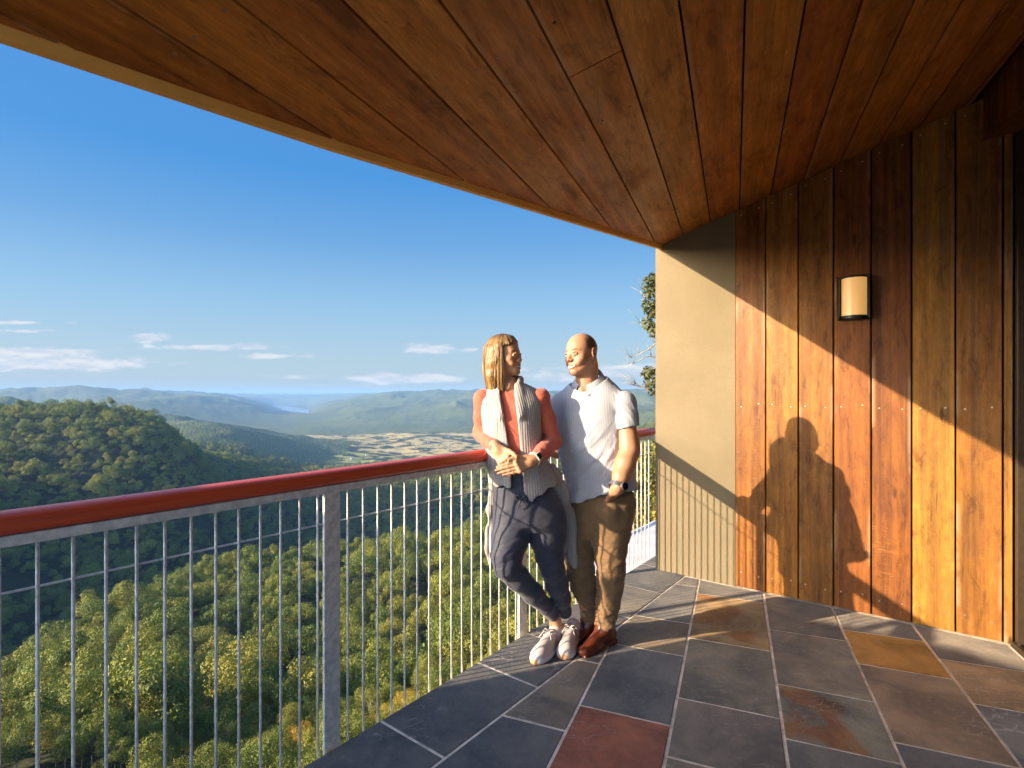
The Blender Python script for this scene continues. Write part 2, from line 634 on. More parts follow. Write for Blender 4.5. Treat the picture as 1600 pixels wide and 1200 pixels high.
def v2(p):
    return Vector((p.x, p.y))


def build_floor():
    tiles = MB()
    gap = 0.0066

    def tile(poly, col, rnd):
        if len(poly) < 3:
            return
        ctr = sum(poly, Vector((0, 0))) / len(poly)
        # inset for the joint
        q = list(poly)
        for i in range(len(poly)):
            a, b = poly[i], poly[(i + 1) % len(poly)]
            e = b - a
            if e.length < 1e-5:
                continue
            n = Vector((e.y, -e.x)).normalized()
            if (ctr - a).dot(n) > 0:
                n = -n
            q = clip_poly(q, a - n * gap, n)
        if len(q) < 3:
            return
        lift = rng.uniform(-0.0012, 0.0012)
        bot = [Vector((p.x, p.y, -0.014)) for p in q]
        mid = [Vector((p.x, p.y, -0.003 + lift)) for p in q]
        ins = [p + (ctr - p).normalized() * 0.003 for p in q]
        top = [Vector((p.x, p.y, lift)) for p in ins]
        n = len(q)
        F = [tuple(range(2 * n, 3 * n))]
        for k in range(2):
            F += [(k * n + i, k * n + (i + 1) % n, (k + 1) * n + (i + 1) % n, (k + 1) * n + i) for i in range(n)]
        col = (col[0] * 4.3, col[1] * 4.05, col[2] * 3.6)
        tiles.add(bot + mid + top, F, [(p.x, p.y, rnd) for p in q + q + ins], col)

    r2, w2, p2, c2 = v2(rv), v2(wv), v2(pv), v2(cv)
    # border along the rail
    joints = [-2.5, -1.9, -1.35, -0.75, -0.2, 0.32, 0.86, 1.45, 2.065, 2.49, 3.04, 3.545, 4.06, 4.6]
    for i in range(len(joints) - 1):
        a, b = joints[i], joints[i + 1]
        poly = [r2 * a + w2 * W_BORDER, r2 * b + w2 * W_BORDER, r2 * b + w2 * W_EDGE, r2 * a + w2 * W_EDGE]
        if a >= 3.9:
            poly = clip_poly(poly, r2 * 4.0 + w2 * 1.69, r2) if a < 4.0 else clip_poly(poly, w2 * 1.69, -w2)
        tile(poly, rng.choice([(0.027, 0.029, 0.032), (0.031, 0.032, 0.034), (0.036, 0.036, 0.035)]), rng.uniform(0, 0.08))
    # field
    qs = [-3.1, -2.7, -2.3, -1.9, -1.45, -1.04, -0.636, -0.242, 0.182, 0.577, 0.975, 1.375]
    sj = {-0.636: [4.6, 4.03, 3.372, 2.945, 2.309, 1.75, 1.2, .6, 0, -.6, -1.2, -2],
          -1.04: [4.2, 3.3, 2.70, 2.11, 1.55, 1.0, .45, -.2, -.8, -1.4, -2],
          -0.242: [4.9, 3.9, 3.179, 2.537, 2.11, 1.6, 1.0, .4, -.2, -.8, -1.4, -2],
          0.182: [4.6, 4.1, 3.47, 2.835, 2.40, 1.8, 1.2, .6, 0, -.6, -1.3, -2],
          0.577: [4.4, 3.63, 3.204, 2.54, 1.9, 1.3, .7, .1, -.5, -1.1, -2],
          0.975: [4.4, 3.425, 2.988, 2.35, 1.75, 1.1, .5, -.1, -.7, -1.3, -2]}
    special = {(-0.636, 2.309): ((0.066, 0.027, 0.020), .05), (0.182, 2.835): ((0.040, 0.040, 0.036), 0.9485), (0.577, 3.63): ((0.072, 0.038, 0.013), .03),
               (-0.242, 3.9): ((0.060, 0.045, 0.028), 0.09), (0.577, 3.204): ((0.050, 0.038, 0.030), .02), (-0.636, 3.372): ((0.048, 0.042, 0.034), 0.012),
               (0.975, 3.425): ((0.062, 0.042, 0.028), .07), (-0.242, 3.179): ((0.042, 0.040, 0.036), .04), (-0.242, 2.537): ((0.038, 0.035, 0.034), .06)}
    for k in range(len(qs) - 1):
        qa, qb = qs[k], qs[k + 1]
        js = sj.get(qa)
        if js is None:
            o = rng.uniform(0, .5)
            js = [5.0 - o - 0.6 * i for i in range(13)]
        for i in range(len(js) - 1):
            sa, sb = js[i + 1], js[i]
            poly = [p2 * qa + c2 * sa, p2 * qb + c2 * sa, p2 * qb + c2 * sb, p2 * qa + c2 * sb]
            poly = clip_poly(poly, w2 * W_BORDER, w2)
            if poly:
                poly = clip_poly(poly, r2 * 3.985, r2)
            if poly:
                poly = clip_poly(poly, r2 * -2.5, -r2)
            if poly:
                col, rnd = special.get((qa, js[i]), (None, None))
                if col is None:
                    col, rnd = rng.choice(SLATES), rng.uniform(0, 0.085)
                tile(poly, col, rnd)
    o = tiles.build('floor', M_slate, attr=True, col=True)
    tag(o, kind='structure')
    g = MB()
    g.prism([RW(-2.5, W_EDGE - .004, -0.26), RW(4.6, W_EDGE - .004, -0.26), RW(4.6, -1.7, -0.26), RW(-2.5, -4.2, -0.26)], (0, 0, 0.2565))
    tag(g.build('floor_slab', M_grout), kind='structure')


build_floor()

# ------------------------------------------------------------------ timber wall
RED, BRN, MID, DRK, YEL, ORG = (0.27, 0.080, 0.012), (0.29, 0.105, 0.014), (0.35, 0.140, 0.017), (0.20, 0.066, 0.012), (0.48, 0.235, 0.034), (0.39, 0.165, 0.020)
RWALL = 3.99


def wood_board(mb, o, along, across, out, length0, length1, width, thick, col, rnd, cham=0.003):
    """board from corner o; length0/length1 are its lengths at its two edges"""
    N = 5
    V, A = [], []
    prof = [(0, -thick), (0, -cham), (cham, 0), (width - cham, 0), (width, -cham), (width, -thick)]
    for end in (0, 1):
        for b, n in prof:
            L = (length0 + (length1 - length0) * b / width) if end else 0
            V.append(o + across * b + out * n + along * L)
            A.append((b, L, rnd))
    k = len(prof)
    F = [tuple(range(k))[::-1], tuple(range(k, 2 * k))]
    F += [(i, (i + 1) % k, k + (i + 1) % k, k + i) for i in range(k)]
    mb.add(V, F, A, col)


class Screws:
    """screw heads, each an object of its own sharing one mesh"""
    def __init__(self):
        self.items = []

    def build(self, name, mat, parent):
        unit = MB()
        screw(unit, Vector((0, 0, 0)), Vector((0, 0, 1)), 1.0)
        me = unit.mesh('screw', smooth=False)
        me.materials.append(mat)
        for p, n, r in self.items:
            o = bpy.data.objects.new('screw', me)
            COL.objects.link(o)
            o.parent = parent
            o.location = p - parent.location
            o.rotation_euler = n.to_track_quat('Z', 'Y').to_euler()
            o.scale = (r, r, r)


def screw(mb, p, n, r=0.0055):
    if isinstance(mb, Screws):
        mb.items.append((Vector(p), n, r))
        return
    n = n.normalized()
    a = n.orthogonal().normalized()
    b = n.cross(a)
    V, F = [], []
    for i in range(8):
        t = math.pi / 4 * i
        V.append(p + (a * math.cos(t) + b * math.sin(t)) * r)
    for i in range(8):
        t = math.pi / 4 * i
        V.append(p + n * 0.3 * r + (a * math.cos(t) + b * math.sin(t)) * r * 0.7)
    F = [(i, (i + 1) % 8, 8 + (i + 1) % 8, 8 + i) for i in range(8)] + [tuple(range(8, 16))]
    mb.add(V, F)


def build_wall():
    t = empty('timber_wall', RW(4.0, 0.4, 0), 'wall of wide upright brown timber boards carrying the lamp, right of the pillar', 'wall')
    mb, sc, bt = MB(), Screws(), MB()
    cols = [BRN, ORG, MID, RED, (0.22, 0.066, 0.011), YEL, (0.32, 0.135, 0.019)]
    for i, c in enumerate(cols):
        w0 = 1.083 - 0.2015 * i
        o = RW(RWALL, w0 - 0.003, 0.008)
        l0, l1 = ceil_z(RW(RWALL, w0)) - 0.004, ceil_z(RW(RWALL, w0 - .2)) - 0.004
        wood_board(mb, o, Z, -wv, -rv, l0 - .008, l1 - .008, 0.1935, 0.03, tuple(1.12 * q for q in c), rng.random())
        for z in (0.11, 1.29, None):
            for x in (0.04, 0.155):
                zz = z if z is not None else l0 + (l1 - l0) * x / .2 - 0.05
                screw(sc, RW(RWALL, w0 - x, zz + rng.uniform(-.012, .012)), -rv)
    # narrow bright cover strip in the corner
    w0 = 1.083 - 0.2015 * 7
    wood_board(mb, RW(RWALL - .012, w0 - .003, 0.008), Z, -wv, -rv, 2.78, 2.78, 0.034, 0.03, YEL, rng.random())
    bt.prism([RW(4.03, 1.083), RW(4.03, -.52), RW(4.12, -.52), RW(4.12, 1.083)], (0, 0, 3.1))
    mb.build('boards', M_wood, t, attr=True, col=True)
    sc.build('screws', M_screw, t)
    bt.build('batten', M_gap, t)


build_wall()

# rendered pillar beside it
mb = MB()
W0, W1 = 1.086, 1.682
zt = [ceil_z(RW(4.0, w)) for w in (W0, W1)]
mb.add([RW(4.004, W0, -.25), RW(4.004, W1, -.25), RW(4.004, W1, zt[1] + .01), RW(4.004, W0, zt[0] + .01),
        RW(4.35, W0, -.25), RW(4.35, W1, -.25), RW(4.35, W1, zt[1] + .02), RW(4.35, W0, zt[0] + .02)],
       [(0, 1, 2, 3), (4, 7, 6, 5), (0, 4, 5, 1), (1, 5, 6, 2), (2, 6, 7, 3), (3, 7, 4, 0)])
o = mb.build('rendered_pillar', M_render)
tag(o, 'smooth beige rendered pillar standing between the railing end and the timber wall', 'pillar', None, 'thing')

# ------------------------------------------------------------------ roof with the raking timber soffit
EAVE = [(-3.0, 1.66), (0.262, 1.718), (1.132, 1.727), (3.93, 1.655), (4.5, 1.635)]


def build_roof():
    t = empty('roof', RW(1.5, 0.5, 2.7), 'raking roof overhang lined with wide brown timber boards, above the couple', 'roof')
    r2, w2, p2, c2 = v2(rv), v2(wv), v2(pv), v2(cv)
    mb, sc = MB(), Screws()
    ceilcols = [(0.48, 0.185, 0.030), (0.50, 0.20, 0.032), (0.44, 0.145, 0.024), (0.58, 0.235, 0.036), (0.44, 0.165, 0.026), (0.52, 0.205, 0.034), (0.40, 0.145, 0.026), (0.60, 0.26, 0.040),  # lighter than the wall timber: missing fill light put into the colour
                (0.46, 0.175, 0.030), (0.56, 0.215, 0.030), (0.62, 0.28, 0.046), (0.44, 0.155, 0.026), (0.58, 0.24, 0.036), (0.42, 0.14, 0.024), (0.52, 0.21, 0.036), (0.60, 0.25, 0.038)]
    slope = 0.28
    k = 0
    for i in range(-12, 7):
        qa = 0.033 + 0.1955 * i + 0.003
        qb = qa + 0.187
        if i == 6:
            qb = 1.235
        parts = [(-3.4, 6.0)]
        if i == -3:
            parts = [(-3.4, 1.865), (1.871, 6.0)]
        if i == 2:
            parts = [(-3.4, 0.9), (0.905, 6.0)]
        for sa, sb in parts:
            poly = [p2 * qa + c2 * sa, p2 * qb + c2 * sa, p2 * qb + c2 * sb, p2 * qa + c2 * sb]
            poly = clip_poly(poly, r2 * 4.02, r2)
            for j in range(len(EAVE) - 1):
                a = r2 * EAVE[j][0] + w2 * (EAVE[j][1] - 0.028)
                b = r2 * EAVE[j + 1][0] + w2 * (EAVE[j + 1][1] - 0.028)
                e = (b - a).normalized()
                n = Vector((-e.y, e.x))
                if n.dot(w2) < 0:
                    n = -n
                if poly:
                    poly = clip_poly(poly, a, n)
            if not poly or len(poly) < 3:
                continue
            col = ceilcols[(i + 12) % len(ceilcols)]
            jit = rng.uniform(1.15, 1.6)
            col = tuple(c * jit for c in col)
            rnd = rng.random()
            P3 = [Vector((p.x, p.y, ceil_z(Vector((p.x, p.y, 0))))) for p in poly]
            A = [(p.dot(p2) - qa, p.dot(c2), rnd) for p in poly]
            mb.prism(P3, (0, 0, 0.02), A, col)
            for s in (-.4, 0.25, 0.9, 1.55, 2.2, 2.85, 3.5):
                for q in (qa + .035, qb - .035):
                    pt = QS(q, s + (q - .2) * -.05)
                    R, W = pt.dot(rv), pt.dot(wv)
                    if R < 3.9 and W < 1.6 and i < 6 and pt.y > 1.3 and abs(pt.x) < pt.y * 1.0 and (ceil_z(pt) - H_EYE) / pt.y < .76:
                        pt.z = ceil_z(pt)
                        screw(sc, pt, Vector((0.27, -0.1, -1)), 0.0065)
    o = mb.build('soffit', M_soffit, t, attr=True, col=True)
    sc.build('screws', simple('dull_screws', (0.25, 0.19, 0.13), 0.5, 0.5), t)
    # fascia board following the slightly bowed eave
    fb = MB()
    V, A, F = [], [], []
    for j, (r, w) in enumerate(EAVE):
        for dw, dz in ((-0.026, -0.025), (0, -0.025), (0, 0.22), (-0.026, 0.22)):
            p = RW(r, w + dw)
            p.z = ceil_z(RW(r, w)) + dz
            V.append(p)
            A.append((dw + dz, r, .4))
    for j in range(len(EAVE) - 1):
        for q in range(4):
            F.append((j * 4 + q, j * 4 + (q + 1) % 4, j * 4 + 4 + (q + 1) % 4, j * 4 + 4 + q))
    F += [(0, 1, 2, 3), tuple(len(V) - 4 + i for i in range(4))]
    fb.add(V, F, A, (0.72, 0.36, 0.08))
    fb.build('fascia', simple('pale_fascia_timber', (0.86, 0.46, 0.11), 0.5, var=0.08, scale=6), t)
    # the roof itself, lying on the boards
    rf = MB()
    pts = [(-3.0, 1.60), (4.45, 1.58), (4.45, -2.2), (-3.0, -5.0)]
    lo = [RW(r, w) + Z * (ceil_z(RW(r, w)) + 0.03) for r, w in pts]
    rf.prism(lo, (0, 0, 0.17))
    rf.build('roof_deck', M_gap, t)
    return t


build_roof()

# ------------------------------------------------------------------ glazed door and the boxed lintel over it
QD = 1.40


def build_door():
    s_w = (3.965 - rv.dot(pv) * QD) / rv.dot(cv)
    t = empty('sliding_door', QS(QD, s_w - 1.0, 0), 'dark framed sliding glass door in the corner at the right edge', 'door')
    fr, gl, tr = MB(), MB(), MB()
    # jamb against the timber wall, stepped
    for dq, ds, wd, dp in ((0.0, 0.0, 0.03, 0.10), (0.03, -0.03, 0.05, 0.10)):
        fr.box(QS(QD + dq, s_w + ds - wd, 0.03), cv * wd, pv * dp, Z * 2.75, bev=0.002)
    for s in (-0.95, -1.9, -2.85):
        fr.box(QS(QD + .03, s_w + s - .06, 0.03), cv * .06, pv * .06, Z * 2.75, bev=0.002)
    fr.box(QS(QD + .03, s_w - 4.0, 2.69), cv * 3.92, pv * .06, Z * .09)
    gl.box(QS(QD + .055, s_w - 4.0, 0.05), cv * 3.92, pv * .012, Z * 2.64)
    tr.box(QS(QD - .02, s_w - 4.0, 0.004), cv * 4.0, pv * .02, Z * .028, bev=0.002)
    tr.box(QS(QD + .02, s_w - 4.0, 0.004), cv * 4.0, pv * .10, Z * .016, bev=0.002)
    fr.build('frame', M_frame, t)
    tr.build('threshold', M_frame, t)
    m, tt = material('dark_glass')
    n = tt.noise(tt.obj, 1.5, 3)
    tt.put(tt.b['Base Color'], tt.mix(n, (0.012, 0.012, 0.012), (0.03, 0.028, 0.024)))
    tt.b['Roughness'].default_value = 0.05
    gl.build('pane', m, t)
    # lintel clad in short upright boards
    t2 = empty('boxed_lintel', QS(1.3, 2.5, 2.79), 'dark timber boxed beam above the glass door', 'beam')
    mb = MB()
    s = (4.0 - rv.dot(pv) * 1.28) / rv.dot(cv)
    for i in range(22):
        c = [DRK, BRN, (0.2, 0.07, 0.02)][i % 3]
        wood_board(mb, QS(1.285, s - .2 * i, 2.785), Z, -cv, -pv, 0.42, 0.42, .195, .02, c, rng.random())
    for i in range(22):
        wood_board(mb, QS(1.305, s - .2 * i, 2.788), pv, -cv, -Z, 0.3, 0.3, .198, .016, BRN, rng.random())
    mb.build('boards', M_wood, t2, attr=True, col=True)
    bk = MB()
    bk.box(QS(1.306, s - 4.4, 2.806), cv * 4.3, pv * .8, Z * .5)
    bk.build('core', M_gap, t2)


build_door()


# ------------------------------------------------------------------ wall lamp
def build_lamp():
    wc, z0, z1 = 0.366, 1.835, 2.105
    t = empty('wall_lamp', RW(RWALL, wc, z0), 'black framed wall lamp with a glowing half round opal shade', 'lamp')
    bk, sh = MB(), MB()
    bk.box(RW(RWALL + .001, wc + .087, z0), -wv * .174, -rv * .02, Z * (z1 - z0), bev=.002)
    for sgn in (1, -1):
        bk.box(RW(RWALL - .018, wc + sgn * .087 - (.012 if sgn > 0 else 0), z0 + .001), wv * .012, -rv * .055, Z * (z1 - z0 - .002), bev=.001)
    for zz, h in ((z0 + .002, .02), (z1 - .014, .012)):
        poly = [RW(RWALL - .018 - .072 * math.sin(a), wc + .072 * math.cos(a), zz) for a in np.linspace(0, math.pi, 17)]
        bk.prism(poly, Z * h)
    poly = [RW(RWALL - .018 - .066 * math.sin(a), wc + .068 * math.cos(a), z0 + .0225) for a in np.linspace(0, math.pi, 25)]
    sh.prism(poly, Z * (z1 - z0 - .037))
    bk.build('housing', M_black, t)
    m, tt = material('opal_glass')
    n = tt.noise(tt.obj, 5, 2)
    tt.put(tt.b['Base Color'], tt.mix(n, (0.75, 0.52, 0.27), (0.8, 0.57, 0.31)))
    tt.b['Roughness'].default_value = 0.3
    tt.b['Emission Color'].default_value = (1.0, 0.5, 0.14, 1)
    tt.b['Emission Strength'].default_value = 0.14
    sh.build('lamp_shade', m, t, smooth=False)


build_lamp()

# ------------------------------------------------------------------ railing
WR = 1.85


def build_railing():
    t = empty('railing', RW(1.2, WR, 0), 'galvanised steel railing with a red timber handrail along the balcony edge', 'railing')
    hr = MB()
    prof = []
    for a in np.linspace(0, 2 * math.pi, 28, endpoint=False):
        ca, sa = math.cos(a), math.sin(a)
        prof.append((0.046 * abs(ca) ** .62 * (1 if ca > 0 else -1), 0.029 * abs(sa) ** .7 * (1 if sa > 0 else -1)))
    rs = np.linspace(-2.2, 4.33, 40)
    n = len(prof)
    V, A, F = [], [], []
    for r in rs:
        for i, (w, z) in enumerate(prof):
            V.append(RW(r, WR + w, 1.05 + z))
            A.append((i / n * .24, r, .5))
    for j in range(len(rs) - 1):
        F += [(j * n + i, j * n + (i + 1) % n, (j + 1) * n + (i + 1) % n, (j + 1) * n + i) for i in range(n)]
    F += [tuple(range(n)), tuple(range(len(V) - n, len(V)))]
    hr.add(V, F, A)
    o = hr.build('handrail', M_redrail, t, smooth=True, attr=True)
    fl = MB()
    fl.box(RW(-2.2, WR - .03, 0.992), rv * 6.5, wv * .06, Z * .0285, bev=.002)
    fl.build('top_bar', M_galv, t)
    fb = MB()
    fb.box(RW(-2.2, WR - .005, -.2), rv * 6.5, wv * .03, Z * .03, bev=.002)
    fb.build('bottom_bar', M_galv, t)
    wr = MB()
    wr.tube([RW(-2.2, WR + .009, .868), RW(4.3, WR + .009, .868)], .0036, 8)
    wr.build('cross_wire', M_galv, t)
    posts = [-1.27, -0.019, 1.234, 2.487, 3.74]
    pm = None
    for r in posts:
        if pm is None:
            mb = MB()
            mb.box(Vector((-.035 * rv.x, -.035 * rv.y, 0)) - wv * .007 - Z * .24, rv * .07, wv * .014, Z * 1.236, bev=.0015)
            for dr, z in ((-.018, .965), (.018, .965)):
                a = rv * dr - wv * .0075 + Z * z
                screw(mb, a, -wv, .006)
            pm = mb.mesh('post')
            pm.materials.append(M_galv)
        o = bpy.data.objects.new('post', pm)
        COL.objects.link(o)
        o.parent = t
        o.location = RW(r, WR) - t.location
    bmesh_ = None
    rads = []
    for k in range(-1, len(posts)):
        a = posts[k] if k >= 0 else -2.2
        b = posts[k + 1] if k + 1 < len(posts) else 4.40
        a0, b0 = a + .075, b - .06
        nb = max(1, round((b0 - a0) / .0735))
        rads += [a0 + (b0 - a0) * i / nb for i in range(nb + 1)]
    rads = [r for r in rads if r < 4.30]
    for r in rads:
        if bmesh_ is None:
            mb = MB()
            mb.tube([(0, 0, -.19), (0, 0, .994)], .0044, 8)
            bmesh_ = mb.mesh('baluster', smooth=True)
            bmesh_.materials.append(M_galv)
        o = bpy.data.objects.new('baluster', bmesh_)
        COL.objects.link(o)
        o.parent = t
        o.location = RW(r, WR) - t.location


build_railing()

# ------------------------------------------------------------------ lower roof beyond the railing and an unseen wall added to shade the near end
mb = MB()
lo = [RW(4.45, 1.98, -.36), RW(9.0, 1.98, -.36), RW(9.0, 2.77, -.36), RW(4.45, 2.77, -.36)]
mb.prism(lo, (0, 0, .06))
mb.box(RW(4.42, 1.90, -.45), rv * 4.8, wv * .08, Z * .30, bev=.01)
mb.box(RW(4.42, 2.765, -.42), rv * 4.8, wv * .05, Z * .14, bev=.01)
o = mb.build('metal_roof', M_roofmetal)
tag(o, 'pale grey lower roof edge seen through the railing beside the pillar', 'roof', None, 'thing')
mb = MB()
mb.prism([RW(-.55, 3.0, -4), RW(-3.6, 3.0, -4), RW(-3.6, 3.0, 2.6), RW(-1.2, 3.0, 1.78), RW(-.55, 3.0, 1.52)], wv * .25)  # added occluder, raked top drawn to the wanted shade edge
o = mb.build('shade_wall', M_render)
tag(o, 'added beige wall out of view behind the viewer, its raked top shaped to shade the near end', 'wall', None, 'thing')

# ------------------------------------------------------------------ land
# drop below eye level (m) along sight columns; distance is depth along the view axis
NODES = [6, 15, 25, 40, 80, 150, 230, 330, 430, 500, 600, 700, 800, 900, 1000, 1080, 1200, 1400, 1700, 2200, 2600, 3000, 3600, 4500, 6000, 7500, 9000, 12000, 16000, 25000, 70000]
COLS = {
    -900: [9, 18, 30, 48, 85, 140, 185, 205, 205, 190, 160, 120, 90, 70, 60, 60, 70, 90, 120, 150, 170, 150, 130, 150, 200, 120, 60, 200, 350, 450, 500],
    -350: [10, 18, 28, 42, 74, 122, 170, 220, 250, 235, 190, 140, 95, 62, 42, 36, 50, 90, 150, 180, 140, 80, 90, 150, 200, 100, 30, 150, 150, 150, 300],
    0:    [11, 20, 29, 40, 62, 95, 130, 215, 280, 278, 252, 205, 150, 96, 53, 41, 52, 100, 200, 190, 140, 92, 130, 220, 250, 130, 30, 120, 110, 130, 300],
    150:  [11, 20, 29, 41, 62, 90, 112, 135, 210, 262, 282, 240, 178, 108, 58, 38, 40, 95, 210, 250, 220, 190, 180, 230, 260, 120, 5, 40, 70, 120, 300],
    240:  [11, 20, 29, 42, 62, 92, 114, 130, 160, 240, 300, 270, 210, 132, 80, 62, 66, 60, 190, 240, 215, 160, 200, 300, 330, 180, 10, 60, 80, 125, 300],
    310:  [11, 20, 29, 42, 63, 95, 117, 131, 142, 180, 290, 320, 270, 190, 145, 130, 150, 185, 215, 250, 200, 145, 210, 380, 430, 300, 90, 90, 130, 135, 310],
    380:  [11, 20, 29, 42, 63, 95, 118, 133, 141, 175, 270, 335, 340, 320, 300, 290, 290, 275, 250, 310, 230, 162, 260, 390, 440, 400, 250, 160, 230, 150, 310],
    440:  [11, 20, 29, 42, 62, 93, 117, 132, 142, 165, 250, 330, 350, 350, 345, 340, 330, 312, 292, 340, 330, 240, 300, 395, 430, 430, 380, 300, 300, 170, 320],
    500:  [11, 20, 29, 41, 61, 91, 115, 131, 142, 156, 235, 320, 350, 350, 350, 350, 345, 335, 325, 360, 375, 355, 350, 398, 420, 420, 320, 330, 280, 150, 310],
    600:  [11, 20, 28, 40, 59, 87, 111, 127, 138, 142, 200, 290, 320, 320, 315, 312, 306, 298, 285, 330, 370, 385, 395, 400, 395, 310, 160, 80, 150, 120, 300],
    700:  [10, 18, 26, 38, 56, 83, 107, 122, 132, 135, 180, 270, 310, 310, 305, 300, 290, 268, 245, 300, 360, 385, 395, 395, 370, 240, 110, 50, 110, 120, 300],
    770:  [10, 17, 25, 36, 53, 80, 103, 118, 128, 131, 170, 250, 300, 305, 300, 292, 275, 248, 222, 260, 320, 370, 390, 385, 340, 210, 80, 50, 110, 120, 300],
    880:  [8, 14, 21, 31, 46, 72, 95, 112, 120, 124, 155, 215, 270, 290, 285, 275, 260, 235, 205, 225, 280, 340, 360, 350, 280, 150, 70, 60, 110, 120, 300],
    960:  [7, 11, 16, 25, 38, 62, 85, 104, 114, 120, 145, 190, 240, 270, 270, 262, 245, 215, 190, 190, 220, 260, 280, 250, 180, 110, 70, 70, 120, 120, 300],
    1050: [6, 9, 13, 20, 31, 52, 75, 95, 108, 116, 135, 170, 215, 245, 250, 245, 230, 200, 170, 160, 170, 190, 190, 160, 120, 100, 90, 110, 140, 130, 300],
    1500: [4, 5, 8, 12, 20, 35, 55, 75, 90, 100, 120, 140, 160, 180, 190, 190, 190, 180, 170, 170, 170, 180, 190, 190, 190, 190, 190, 250, 350, 450, 500],
    2600: [3, 3, 4, 6, 10, 18, 30, 45, 60, 70, 85, 100, 110, 120, 130, 130, 140, 150, 160, 170, 180, 190, 200, 220, 250, 280, 300, 350, 400, 450, 500],
}
_cx = np.array(sorted(COLS), np.float32)
_cu = (_cx - 800) / 840
_ln = np.log(np.array(NODES, np.float32))
_tab = np.array([COLS[int(x)] for x in _cx], np.float32)
# resample the table on a fine grid and soften it
_gu = np.linspace(_cu[0], _cu[-1], 400)
_gl = np.linspace(_ln[0], _ln[-1], 400)
_t1 = np.array([np.interp(_gl, _ln, row) for row in _tab])
_t2 = np.array([np.interp(_gu, _cu, _t1[:, j]) for j in range(len(_gl))]).T


def _blur(a, s, axis):
    k = np.exp(-0.5 * (np.arange(-3 * s, 3 * s + 1) / s) ** 2)
    k /= k.sum()
    p = [(0, 0), (0, 0)]
    p[axis] = (3 * s, 3 * s)
    b = np.pad(a, p, mode='edge')
    return np.apply_along_axis(lambda v: np.convolve(v, k, 'valid'), axis, b)


_t2 = _blur(_blur(_t2, 3, 0), 4, 1)


def land_z(x, y):
    """height of the land (eye level = H_EYE) at plan points"""
    x = np.asarray(x, np.float32)
    y = np.asarray(y, np.float32)
    d = np.hypot(x, y)
    yy = np.maximum(y, 0.28 * d)
    yy = np.maximum(yy, 5.0)
    u = np.clip(x / yy, _gu[0], _gu[-1])
    l = np.clip(np.log(yy), _gl[0], _gl[-1])
    fi = (u - _gu[0]) / (_gu[1] - _gu[0])
    fj = (l - _gl[0]) / (_gl[1] - _gl[0])
    i = np.clip(fi.astype(int), 0, 398)
    j = np.clip(fj.astype(int), 0, 398)
    a, b = fi - i, fj - j
    drop = (_t2[i, j] * (1 - a) + _t2[i + 1, j] * a) * (1 - b) + (_t2[i, j + 1] * (1 - a) + _t2[i + 1, j + 1] * a) * b
    # behind the viewer the hill the house stands on goes on level
    back = np.clip((0.30 * d - y) / np.maximum(0.35 * d, 1), 0, 1)
    left = np.clip(-x / np.maximum(d, 1) * 1.6, 0, 1)
    bdrop = np.clip(4 + d * 0.02, 0, 60) * (1 - left) + np.clip(7 + d * 0.42, 0, 215) * left
    drop = drop * (1 - back) + bdrop * back
    P = np.stack([x, y, np.zeros_like(x)], 1)
    n = fbm(P / 90.0, 4, 3) * np.clip((d - 40) * 0.05, 0, 9)
    far = np.clip((d - 2200) / 2500, 0, 1)
    n = n + fbm(P / 1500.0, 5, 11, 0.52, True) * 170 * far * np.clip(1.15 - drop / 420, 0.02, 1)
    n = n + fbm(P / 520.0, 4, 41, 0.55, True) * 34 * far * np.clip(1.15 - drop / 400, 0.0, 1)
    mid = np.clip((d - 600) / 500, 0, 1) * (1 - far)
    n = n + fbm(P / 420.0, 4, 21, 0.5, True) * 22 * mid * np.clip(1.2 - drop / 400, 0.1, 1)
    z = H_EYE - drop + n
    # the high ground off to the left, behind the house, which keeps the gorge in shade
    rx, ry = x + 980, y - 230
    g = np.exp(-(rx / 260) ** 2 - (np.maximum(np.abs(ry) - 330, 0) / 130) ** 2)
    z = np.maximum(z, z * (1 - g) + 52 * g)
    # basin of the lake and the dip in the ranges through which it shows
    uu = x / np.maximum(y, 1)
    cor = np.clip(1.6 * np.exp(-((uu + .412) / .045) ** 2), 0, 1) * np.clip((y - 4200) / 1500, 0, 1) * np.clip((20500 - y) / 1500, 0, 1)
    sight = np.maximum(H_EYE - 0.0402 * y, -446)
    z = np.where(z > sight, z * (1 - cor) + sight * cor, z)
    return z


def lake_mask(x, y):
    u, v = x / np.maximum(y, 1), y
    return u, v


